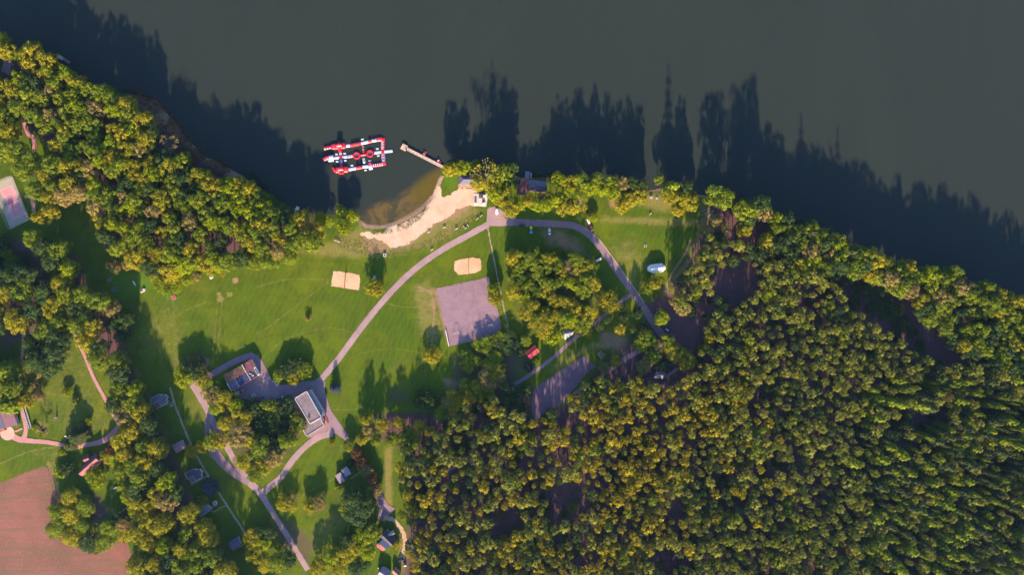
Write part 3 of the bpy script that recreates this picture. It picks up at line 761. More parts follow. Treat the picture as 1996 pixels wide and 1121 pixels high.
def crown_pine(seed, R, h, base, m='pine'):
    r = np.random.default_rng(seed); D = h - base; gs = []; tips = []; cc = np.array([0, 0, base + D * 0.42])
    lv = 5
    for k in range(lv):
        f = k / (lv - 1); z = base + D * (0.05 + 0.9 * f); rr = R * (0.78, 1.0, 0.9, 0.62, 0.1)[k] * 0.74
        nb = (6, 7, 6, 5, 1)[k]; a0 = r.uniform(0, 6.28)
        for j in range(nb):
            a = a0 + 6.283 * j / nb + r.normal(0, 0.25); q = rr * r.uniform(0.6, 1.2)
            c = np.array([math.cos(a) * q, math.sin(a) * q, z + r.uniform(-.4, .5)])
            tips.append(c)
            n = 26; out = np.array([math.cos(a), math.sin(a), 0.3])
            d = unit(r.normal(size=(n, 3)) + 0.9 * out)
            rc = 0.85 * r.uniform(0.8, 1.2) * R / 2.6
            pos = c + d * rc * r.uniform(0.3, 1.0, (n, 1)) * np.array([1, 1, 0.75])
            nr = unit(d * 0.6 + 0.7 * unit(pos - cc) + 0.34 * r.normal(size=(n, 3)))
            ti = np.stack([np.full(n, r.uniform(0, 1)), np.clip(0.5 + r.normal(0, 0.2) + r.normal(0, 0.14, n), 0, 1)], 1)
            gs.append((leaf_quads(pos, nr, r.uniform(0.5, 0.9, n) * R / 2.6, 0.45, r, np.repeat(np.cross(out, [0, 0, 1])[None], n, 0) + 0.4 * r.normal(size=(n, 3))), ti))
    return leaf_mesh('crown', gs, LEAF[m]), tips

def crown_spruce(seed, R, h, base, m='spruce'):
    r = np.random.default_rng(seed); D = h - base; gs = []; lv = 11
    for k in range(lv):
        f = k / (lv - 1); z = base + D * f; rr = R * (1 - f) ** 0.55 + 0.42
        nb = max(4, int(10 * (1 - f) + 3)); a0 = r.uniform(0, 6.28)
        for j in range(nb):
            a = a0 + 6.283 * j / nb + r.normal(0, 0.12); out = np.array([math.cos(a), math.sin(a), -0.35]); L = rr * r.uniform(0.8, 1.1)
            n = 6 + int(6 * (1 - f)); t = np.linspace(0.25, 1, n)[:, None]
            pos = np.array([0, 0, z]) + out * L * t + r.normal(0, 0.09, (n, 3))
            nr = unit(np.array([0, 0, 1.0]) + 0.5 * out + 0.35 * r.normal(size=(n, 3)))
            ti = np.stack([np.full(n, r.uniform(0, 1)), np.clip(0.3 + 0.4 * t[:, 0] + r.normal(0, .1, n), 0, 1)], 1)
            gs.append((leaf_quads(pos, nr, r.uniform(0.75, 1.2, n) * (R / 2.5), 0.6, r, np.repeat(out[None], n, 0)), ti))
    return leaf_mesh('crown', gs, LEAF[m]), []

def limbs_bare(seed, R, h, base):
    r = random.Random(seed); b = MB(); ends = []
    b.tube((0, 0, -.1), (0, 0, base), 0.24, 0.18, 7)
    for i in range(9):
        a = 6.283 * i / 9 + r.uniform(-.3, .3); q = R * r.uniform(0.5, 0.85); z = h * r.uniform(0.75, 1.0)
        m1 = (math.cos(a) * q * .4, math.sin(a) * q * .4, base + (z - base) * .55); e = (math.cos(a) * q, math.sin(a) * q, z)
        b.tube((0, 0, base * r.uniform(.8, 1)), m1, .09, .06, 5); b.tube(m1, e, .06, .02, 4)
        for j in range(4):
            a2 = a + r.uniform(-.9, .9); l = R * r.uniform(.2, .42); s0 = tuple(m1[k] + (e[k] - m1[k]) * (0.2 + .2 * j) for k in range(3))
            e2 = (s0[0] + math.cos(a2) * l, s0[1] + math.sin(a2) * l, s0[2] + l * r.uniform(.3, .9)); b.tube(s0, e2, .045, .015, 4); ends.append(e2)
    return b, ends

def crown_bare(seed, R, h, base, m='tan'):
    r = np.random.default_rng(seed); _, ends = limbs_bare(seed, R, h, base); gs = []
    for e in ends:
        n = 16; pos = np.array(e) + r.normal(0, R * 0.11, (n, 3))
        gs.append((leaf_quads(pos, unit(r.normal(size=(n, 3)) + [0, 0, .4]), r.uniform(.3, .55, n), .7, r), np.stack([np.full(n, r.uniform()), r.uniform(.3, 1, n)], 1)))
    return leaf_mesh('crown', gs, LEAF[m])

PROTO = {}   # kind -> list of dict(R, h, base, trunk mesh, {leaf: crown mesh})
def recolour(me, m):
    c = me.copy(); c.materials.clear(); c.materials.append(LEAF[m]); return c

def add_proto(kind, R, h, base, crown, trunk, leaves):
    d = {'R': R, 'h': h, 'base': base, 'trunk': trunk, 'crown': {}}
    for i, l in enumerate(leaves):
        d['crown'][l] = crown if i == 0 else recolour(crown, l)
    PROTO.setdefault(kind, []).append(d)

BL = ['green', 'yellow', 'lime', 'dark', 'tan', 'rust']
for s in range(7):
    h, base, R = 16.0 + (s % 3), 2.6 + (s % 2), 4.0
    cr, tips = crown_broad(100 + s, R, h, base, 30 + s, 66, m='green')
    add_proto('broadleaf', R, h, base, cr, trunk_mesh(h, base, R, s, BARK, tips), BL)
for s in range(3):
    h, base, R = 20.0, 4.0, 4.0
    cr, tips = crown_broad(140 + s, R, h, base, 40, 58, m='green')
    add_proto('tall', R, h, base, cr, trunk_mesh(h, base, R, s, BARK, tips), BL)
for s in range(4):
    h, base, R = 6.5, 1.3, 4.0
    cr, tips = crown_broad(160 + s, R, h, base, 34, 60, (0.32, 0.58), m='green')
    add_proto('low', R, h, base, cr, trunk_mesh(h, base, R, s, BARK, tips, 0.2), BL)
for s in range(3):
    h, base, R = 2.4, 0.15, 2.0
    cr, tips = crown_broad(180 + s, R, h, base, 16, 28, (0.7, 1.1), m='green')
    add_proto('shrub', R, h, base, cr, trunk_mesh(h, base, R, s, BARK, tips, 0.1, 5), BL + ['blue'])
for s in range(7):
    h, base, R = 18.0, 11.5 - (s % 3) * 0.7, 2.6
    cr, tips = crown_pine(200 + s, R, h, base)
    add_proto('pine', R, h, base, cr, trunk_mesh(h, base * 0.95, R, s, BARK_PINE, tips, 0.17, 6), ['pine', 'gold', 'dark', 'green'])
for s in range(3):
    h, base, R = 17.0, 1.2, 2.8
    cr, _ = crown_spruce(230 + s, R, h, base)
    b = MB(); b.tube((0, 0, -.1), (0, 0, h * .93), .24, .04, 6)
    add_proto('spruce', R, h, base, cr, b.mesh('trunk', BARK), ['spruce', 'blue', 'green'])
for s in range(3):
    h, base, R = 13.0, 4.0, 4.0
    b, _ = limbs_bare(250 + s, R, h, base)
    add_proto('bare', R, h, base, crown_bare(250 + s, R, h, base), b.mesh('trunk', BARK_PALE), ['tan', 'yellow', 'rust'])

COUNT = {}
NAMES = {'broadleaf': ('leafy_tree', 'tree'), 'tall': ('tall_leafy_tree', 'tree'), 'low': ('low_tree', 'tree'), 'shrub': ('shrub', 'shrub'),
         'pine': ('pine_tree', 'pine'), 'spruce': ('spruce_tree', 'spruce'), 'bare': ('thin_leaved_tree', 'tree')}
def tree_at(kind, px, py, rpx, h, leaf, label, group=None, squash=1.0):
    """crown seen over pixel px, py with radius rpx pixels; h metres tall"""
    p = PROTO[kind][rng.integers(len(PROTO[kind]))]
    zs = h / p['h']; zc = zs * (p['base'] + p['h']) / 2
    x, y = PZ(px, py, zc)
    if 860 < px < 1500 and py < 415 and kind in ('broadleaf', 'bare') and group is None: h *= 1.72
    zs = h / p['h']; zc = zs * (p['base'] + p['h']) / 2
    x, y = PZ(px, py, zc)
    R = rpx * S * (1 - zc / H) * 1.04
    nm, cat = NAMES[kind]
    e = empty(nm, (x, y, 0), rng.uniform(0, 6.28), label, cat, group)
    e.scale = (R / p['R'], R / p['R'], zs)
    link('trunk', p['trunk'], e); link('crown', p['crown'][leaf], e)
    return e

# ---- trees that stand alone or in small groups, each with a label of its own
SINGLES = [
    ('low', 731, 562, 18, 7.5, 'yellow', 'bright yellow round tree beside the middle of the curving road'),
    ('low', 842, 693, 17, 6, 'yellow', 'small round yellow-green tree on the meadow south of the big asphalt pitch'),
    ('low', 829, 781, 21, 7, 'dark', 'dark green round tree at the meadow edge below the round yellow-green one'),
    ('low', 962, 566, 14, 8, 'lime', 'upper yellow-green tree overhanging the right edge of the asphalt pitch'),
    ('low', 965, 583, 14, 8, 'yellow', 'lower yellow-green tree overhanging the right edge of the asphalt pitch'),
    ('low', 543, 733, 12, 4, 'lime', 'bright green bushy tree at the courtyard end of the round clump'),
    ('low', 557, 722, 18, 5.5, 'dark', 'dark bushy tree in the upper left of the clump beside the courtyard'),
    ('low', 577, 713, 17, 5.5, 'dark', 'dark bushy tree topping the clump beside the courtyard'),
    ('low', 594, 722, 16, 5.5, 'green', 'green bushy tree at the meadow end of the clump beside the courtyard'),
    ('low', 570, 736, 14, 5, 'yellow', 'yellowish bush at the lower rim of the clump beside the courtyard'),
    ('low', 358, 737, 19, 8, 'lime', 'green tree at the lane corner, left of its two dark neighbours'),
    ('low', 380, 722, 20, 8, 'dark', 'dark tree at the back of the trio by the lane corner'),
    ('low', 392, 737, 17, 7, 'yellow', 'yellow-green tree at the lane end of the trio by the corner'),
    ('spruce', 652, 759, 10, 6, 'blue', 'blue-grey conifer alone on the grass beside the lane by the flat-roofed building'),
    ('shrub', 647, 865, 6, 3, 'yellow', 'tiny yellow sapling in the grass inside the bend of the lane'),
    ('low', 557, 982, 18, 6, 'yellow', 'yellow-green tree on the triangular lawn, left of the tan one'),
    ('bare', 570, 974, 11, 6, 'rust', 'small pinkish tree touching the yellow-green one on the triangular lawn'),
    ('low', 604, 987, 15, 6, 'yellow', 'yellowish half of the tan pair in the middle of the triangular lawn'),
    ('low', 622, 981, 15, 7, 'tan', 'tan brown half of the pair in the middle of the triangular lawn'),
    ('broadleaf', 688, 975, 24, 13, 'dark', 'dark oak left of its fellow beside the lower lane'),
    ('broadleaf', 708, 985, 24, 14, 'dark', 'big dark oak right beside the small turning area'),
    ('broadleaf', 692, 1005, 22, 12, 'dark', 'dark oak lowest in the clump by the turning area'),
    ('broadleaf', 678, 992, 18, 11, 'green', 'green oak on the lawn side of the dark clump'),
    ('low', 680, 868, 13, 6, 'green', 'green tree at the end of the lane below the flat-roofed building'),
    ('low', 695, 885, 12, 6, 'rust', 'first rusty orange tree in the row along the lower lane'),
    ('low', 703, 902, 12, 6, 'rust', 'rusty brown tree beside the grey twin-roofed cabin path'),
    ('low', 715, 918, 13, 6, 'tan', 'tan tree in the middle of the rusty row along the lower lane'),
    ('low', 725, 936, 13, 6, 'rust', 'dark rusty tree further down the row along the lower lane'),
    ('low', 735, 955, 12, 6, 'tan', 'last brown tree of the row before the turning area'),
    ('shrub', 684, 905, 9, 3.5, 'dark', 'dark bush behind the grey twin-roofed cabin'),
    ('shrub', 660, 950, 9, 3, 'green', 'green bush at the lower corner of the grey twin-roofed cabin'),
    ('low', 411, 862, 16, 7, 'lime', 'lime green tree leaning over the lane fork'),
    ('low', 430, 860, 16, 7, 'yellow', 'yellow tree overhanging the lane fork beside the lime one'),
    ('low', 375, 880, 13, 5, 'yellow', 'small yellow tree over the gravel path near the red cabin'),
    ('low', 393, 872, 12, 5, 'yellow', 'small golden tree between gravel path and lane fork'),
    ('spruce', 406, 953, 15, 7, 'blue', 'grey-blue conifer between two cabins beside the gravel path'),
    ('low', 396, 976, 11, 5, 'yellow', 'small yellow tree leaning over the pale square cabin roof'),
    ('broadleaf', 496, 1048, 18, 10, 'yellow', 'upper yellow tree beside the lowest grey cabin'),
    ('broadleaf', 512, 1062, 17, 10, 'lime', 'lime tree between the lowest grey cabin and the lane'),
    ('broadleaf', 495, 1080, 18, 10, 'yellow', 'yellow tree just below the lowest grey cabin'),
    ('broadleaf', 520, 1040, 17, 10, 'dark', 'dark tree beside the lane above the lowest cabin'),
    ('broadleaf', 510, 1100, 18, 10, 'yellow', 'yellow tree at the lower edge left of the lane'),
    ('broadleaf', 540, 1100, 20, 10, 'green', 'green tree at the lower edge beside the lane end'),
    ('broadleaf', 562, 1090, 17, 9, 'dark', 'dark tree overhanging the lower end of the lane'),
    ('broadleaf', 728, 1038, 18, 11, 'green', 'green tree just left of the brown-and-white house'),
    ('broadleaf', 708, 1050, 20, 11, 'lime', 'lime tree second from the brown-and-white house'),
    ('broadleaf', 690, 1068, 18, 11, 'yellow', 'yellow tree third from the brown-and-white house'),
    ('broadleaf', 715, 1075, 18, 10, 'lime', 'lime tree below and left of the brown-and-white house'),
    ('broadleaf', 670, 1085, 20, 11, 'yellow', 'yellow tree midway along the row left of the brown-and-white house'),
    ('broadleaf', 645, 1090, 18, 11, 'lime', 'lime tree near the lower end of the row beside the lawn'),
    ('broadleaf', 660, 1108, 18, 10, 'yellow', 'yellow tree at the lower edge below the row'),
    ('broadleaf', 622, 1108, 18, 10, 'yellow', 'yellow tree nearest the end of the lane at the lower edge'),
    ('broadleaf', 678, 1055, 16, 10, 'dark', 'dark tree on the lawn side of the row left of the house'),
    ('broadleaf', 700, 1105, 20, 9, 'dark', 'dark tree at the lower edge beside the half-hidden roof'),
    ('shrub', 772, 1062, 9, 3, 'yellow', 'yellow bush in front of the brown-and-white house'),
    ('low', 188, 933, 21, 7, 'lime', 'bright lime tree in front of the red-roofed house'),
    ('low', 214, 893, 16, 6, 'yellow', 'golden tree beside the gable of the red-roofed house'),
    ('low', 221, 877, 15, 7, 'rust', 'reddish brown tree behind the golden one by the red-roofed house'),
    ('shrub', 118, 922, 13, 4, 'lime', 'lime bush at the corner of the ploughed field'),
    ('low', 130, 915, 15, 5, 'dark', 'dark bush left of the red-roofed house'),
    ('spruce', 147, 853, 16, 9, 'spruce', 'dark spruce beside the pink garden path'),
    ('spruce', 135, 868, 13, 7, 'spruce', 'dark spruce growing over the pink garden path'),
    ('spruce', 160, 848, 12, 7, 'spruce', 'dark spruce on the lawn side of the path group'),
    ('low', 131, 765, 10, 3.5, 'lime', 'tiny bright yellow-green tree on the left lawn'),
    ('shrub', 146, 782, 8, 3, 'green', 'little green bush below the tiny bright tree on the left lawn'),
    ('shrub', 172, 820, 8, 3, 'lime', 'little lime bush in the shaded part of the left lawn'),
    ('shrub', 158, 832, 8, 3, 'tan', 'little tan bush beside the lime one on the left lawn'),
    ('low', 122, 883, 8, 3, 'lime', 'small lime bush between ploughed field and pink path'),
    ('bare', 72, 716, 20, 12, 'tan', 'pale half-bare tree beside the pink path on the left'),
    ('bare', 85, 835, 14, 5, 'tan', 'low dry pale bush beside the long planter'),
    ('low', 215, 583, 8, 3, 'yellow', 'small yellow bush near the dark boxes on the upper left lawn'),
    ('low', 325, 560, 18, 5, 'green', 'scrubby green bush below the left wood edge'),
    ('low', 343, 555, 16, 5, 'lime', 'lime scrub below the left wood edge'),
    ('shrub', 600, 621, 6, 2.6, 'tan', 'tiny tan bush alone on the big meadow'),
    ('low', 378, 704, 14, 4, 'tan', 'tan scrub behind the trio at the lane corner'),
    # shore trees
    ('broadleaf', 878, 328, 15, 9, 'yellow', 'yellow-green tree at the shore end of the pier'),
    ('broadleaf', 901, 328, 14, 9, 'lime', 'lime tree behind the blue-roofed pavilion'),
    ('bare', 944, 343, 27, 14, 'yellow', 'big tan open-crowned tree beside the blue-roofed pavilion'),
    ('broadleaf', 932, 356, 15, 8, 'yellow', 'yellow tree touching the roof of the blue pavilion'),
    ('broadleaf', 955, 358, 15, 8, 'yellow', 'yellow tree under the right of the big tan tree'),
    ('broadleaf', 984, 340, 18, 12, 'green', 'green tree at the water between tan tree and dark-roofed lakeside house'),
    ('broadleaf', 1000, 328, 12, 11, 'dark', 'dark tree at the water left of the small jetty'),
    ('broadleaf', 968, 378, 17, 11, 'lime', 'lime tree above the parking area'),
    ('broadleaf', 982, 374, 14, 10, 'yellow', 'yellow tree left of the lakeside house'),
    ('broadleaf', 978, 392, 14, 9, 'yellow', 'yellow tree overhanging the parked white car'),
    ('broadleaf', 997, 405, 18, 10, 'yellow', 'bright yellow tree at the corner of the parking area'),
    ('broadleaf', 1012, 399, 13, 8, 'lime', 'lime tree below the lakeside house, nearest the parking area'),
    ('broadleaf', 1030, 392, 14, 8, 'yellow', 'yellow tree in front of the lakeside house'),
    ('broadleaf', 1046, 400, 14, 8, 'lime', 'lime tree in front of the lakeside house'),
    ('broadleaf', 1056, 384, 9, 8, 'tan', 'tan tree at the roof edge of the lakeside house'),
    ('broadleaf', 1066, 400, 14, 10, 'lime', 'lime tree in the row above the bend of the road, near the white sedan'),
    ('broadleaf', 1074, 386, 13, 9, 'yellow', 'yellow tree right of the lakeside house roof'),
    ('broadleaf', 1086, 388, 15, 10, 'lime', 'lime tree behind the row above the bend of the road'),
    ('broadleaf', 1098, 406, 13, 9, 'yellow', 'yellow tree in the row above the bend of the road'),
    ('broadleaf', 1117, 402, 15, 9, 'yellow', 'yellow tree at the right of the row above the road'),
    ('bare', 1132, 398, 15, 10, 'yellow', 'tan open tree ending the row above the road'),
    ('broadleaf', 1090, 350, 15, 11, 'lime', 'lime tree on the shore just right of the lakeside house'),
    ('broadleaf', 1112, 355, 16, 11, 'yellow', 'yellow tree on the shore, second right of the lakeside house'),
    ('broadleaf', 1108, 370, 14, 9, 'lime', 'lime tree below the second shore tree right of the house'),
    ('broadleaf', 1135, 352, 15, 12, 'green', 'green tree on the shore above the worn track'),
    ('broadleaf', 1150, 366, 16, 11, 'lime', 'lime tree on the shore lawn side above the worn track'),
    ('broadleaf', 1163, 350, 14, 12, 'green', 'green tree at the water above the shore lawn'),
    ('broadleaf', 1176, 368, 16, 11, 'lime', 'lime tree in the middle of the shore row'),
    ('broadleaf', 1196, 374, 15, 10, 'lime', 'lime tree on the lawn side of the shore row beside the bare patch'),
    ('broadleaf', 1192, 354, 13, 12, 'green', 'green tree at the water behind the bare patch'),
    ('broadleaf', 1213, 358, 13, 11, 'tan', 'tan tree at the water among green ones'),
    ('broadleaf', 1232, 357, 13, 11, 'dark', 'dark tree at the water right of the tan one'),
    ('broadleaf', 1252, 362, 12, 11, 'dark', 'dark tree ending the shore row at the gap'),
    ('broadleaf', 1246, 380, 16, 10, 'yellow', 'golden tree at the right end of the shore row'),
    ('broadleaf', 1228, 390, 16, 9, 'yellow', 'golden tree second from the right end of the shore row'),
    ('broadleaf', 1212, 402, 14, 8, 'yellow', 'golden tree lowest beside the bare patch'),
    ('broadleaf', 1286, 350, 10, 6, 'green', 'slim green tree leaning over the water at the gap'),
    ('spruce', 1312, 364, 13, 26, 'green', 'tall conical tree at the water behind the golden clump'),
    ('spruce', 1578, 455, 11, 25, 'spruce', 'tall dark spruce at the water in the right wood, left of the pale-limbed tan tree'),
    ('spruce', 1652, 492, 11, 26, 'spruce', 'tall dark spruce at the water in the right wood, right of the pale-limbed tan tree'),
    ('spruce', 958, 345, 9, 25, 'green', 'tall slim green conifer behind the big tan tree'),
    ('broadleaf', 1335, 366, 15, 12, 'dark', 'dark tree at the water right behind the golden clump'),
    ('broadleaf', 1307, 384, 15, 10, 'yellow', 'golden tree left in the clump on the shore lawn'),
    ('broadleaf', 1325, 392, 16, 10, 'yellow', 'golden tree in the middle of the clump on the shore lawn'),
    ('broadleaf', 1344, 394, 17, 10, 'yellow', 'golden tree right in the clump on the shore lawn'),
    ('broadleaf', 1322, 410, 12, 8, 'yellow', 'golden tree lowest in the clump on the shore lawn'),
    ('bare', 1652, 1072, 11, 17, 'rust', 'dead pinkish tree low in the big wood, left of its dead neighbour'),
    ('bare', 1668, 1078, 9, 16, 'rust', 'dead pinkish tree low in the big wood, right of its dead neighbour'),
    ('bare', 1840, 772, 10, 19, 'rust', 'dead pinkish tree beside the dark gaps at the right'),
    ('bare', 1855, 830, 10, 19, 'tan', 'dead pale tree between the dark gaps at the right'),
    ('bare', 1350, 915, 10, 16, 'tan', 'dead pale tree below the long fallen log in the pines'),
    ('bare', 1800, 970, 12, 18, 'tan', 'dry tan tree in the lower right part of the wood'),
    ('bare', 1050, 860, 10, 15, 'tan', 'dry tan tree left of the lower court tip'),
    ('bare', 1465, 950, 8, 15, 'rust', 'small reddish dead tree below the purple gap'),
    ('broadleaf', 1440, 955, 15, 17, 'yellow', 'broad golden tree below the purple gap'),
    ('broadleaf', 1535, 948, 17, 17, 'yellow', 'broad golden crown at the lower rim of the purple gap'),
    ('broadleaf', 1548, 725, 12, 18, 'yellow', 'broad golden crown right of the green gap'),
    ('broadleaf', 1403, 385, 25, 14, 'green', 'big round green tree at the water where the wood begins'),
    ('broadleaf', 1455, 410, 22, 16, 'green', 'big green tree at the water, second into the right wood'),
    ('broadleaf', 1478, 398, 20, 17, 'dark', 'dark tree at the water, third into the right wood'),
    ('low', 1155, 424, 10, 4, 'lime', 'small lime bush behind the white trailer'),
    ('shrub', 1147, 418, 8, 3, 'dark', 'dark little bush behind the white trailer'),
    ('low', 1276, 552, 13, 7, 'yellow', 'pale yellow tree just below the white marquee'),
    ('low', 1262, 561, 11, 6, 'pinex', 'olive tree below the left end of the white marquee'),
    ('low', 1080, 651, 20, 9, 'lime', 'bright lime tree left of the grey tent'),
    ('low', 1062, 645, 16, 10, 'yellow', 'yellow tree behind the bright lime one near the red hut'),
    ('low', 1138, 643, 15, 6, 'yellow', 'yellow tree over the footpath right of the grey tent'),
    ('low', 1182, 583, 16, 9, 'yellow', 'yellow tree at the right tip of the copse, upper one'),
    ('low', 1190, 597, 14, 8, 'yellow', 'yellow tree at the right tip of the copse beside the footpath'),
    ('shrub', 1032, 716, 10, 4, 'blue', 'grey-blue bush on the footpath below the red hut'),
    ('shrub', 1046, 706, 6, 2, 'lime', 'little green bush between red hut and footpath'),
    ('broadleaf', 1290, 620, 15, 9, 'lime', 'round green tree at the right of the lower road end'),
    ('broadleaf', 1258, 660, 20, 10, 'green', 'round green tree left of the lower road end'),
    ('broadleaf', 1248, 672, 14, 9, 'lime', 'lime tree below the round green one at the lower road end'),
    ('broadleaf', 1300, 665, 15, 10, 'green', 'green tree below the road end'),
    ('broadleaf', 1315, 688, 19, 11, 'yellow', 'bright golden tree below the road end'),
    ('broadleaf', 1282, 676, 13, 9, 'tan', 'brownish tree between the green and golden ones below the road end'),
    ('broadleaf', 1275, 692, 16, 9, 'green', 'green tree under the brownish one below the road end'),
    ('broadleaf', 1254, 715, 15, 8, 'tan', 'tan tree left of the small pale hipped shelter'),
    ('broadleaf', 1294, 714, 12, 8, 'dark', 'dark tree over the small pale hipped shelter'),
    ('broadleaf', 1340, 705, 18, 12, 'yellow', 'yellow tree right of the bright golden one'),
    ('broadleaf', 1200, 704, 12, 8, 'yellow', 'small yellow tree on the driveway beside the timber frame'),
    ('broadleaf', 1177, 719, 11, 8, 'tan', 'small pinkish tan tree at the end of the lower asphalt court'),
    ('broadleaf', 1321, 590, 14, 13, 'tan', 'tan tree near the wheel tracks at the wood edge'),
    ('broadleaf', 1332, 604, 14, 13, 'tan', 'second tan tree near the wheel tracks at the wood edge'),
    ('bare', 1605, 458, 14, 16, 'yellow', 'tan open tree with pale limbs at the water in the right wood'),
    ('bare', 335, 280, 17, 15, 'tan', 'pale grey bare-topped tree by the reeds'),
]
for k, px, py, r_, h_, lf, lb in SINGLES:
    if lf == 'pinex': lf = 'green'
    tree_at(k, px, py, r_, h_, lf, lb)
print('singles', len(SINGLES))

# ---- woods: spread crowns over outlined areas
def poisson(poly, gap, holes=(), jitter=0.25, seed=0, keep=None, tries=30):
    r = np.random.default_rng(seed); a = np.array(poly, float)
    x0, y0 = a.min(0); x1, y1 = a.max(0); out = []; cell = {}
    n = int((x1 - x0) * (y1 - y0) / (gap * gap) * tries / 6)
    xs_ = r.uniform(x0, x1, n); ys_ = r.uniform(y0, y1, n)
    ok = inside(xs_, ys_, poly)
    for hp in holes: ok &= ~inside(xs_, ys_, hp)
    for x, y in zip(xs_[ok], ys_[ok]):
        g = gap * (1 + jitter * (fnoise(np.array([x]), np.array([y]), 60.0, seed)[0] - 0.5) * 2)
        i, j = int(x // gap), int(y // gap); good = True
        for di in (-2, -1, 0, 1, 2):
            for dj in (-2, -1, 0, 1, 2):
                for (u, v) in cell.get((i + di, j + dj), ()):
                    if (u - x) ** 2 + (v - y) ** 2 < g * g: good = False; break
                if not good: break
            if not good: break
        if good:
            cell.setdefault((i, j), []).append((x, y)); out.append((x, y))
    return out

def pick(w):
    k = list(w); p = np.array([w[i] for i in k], float); return k[rng.choice(len(k), p=p / p.sum())]

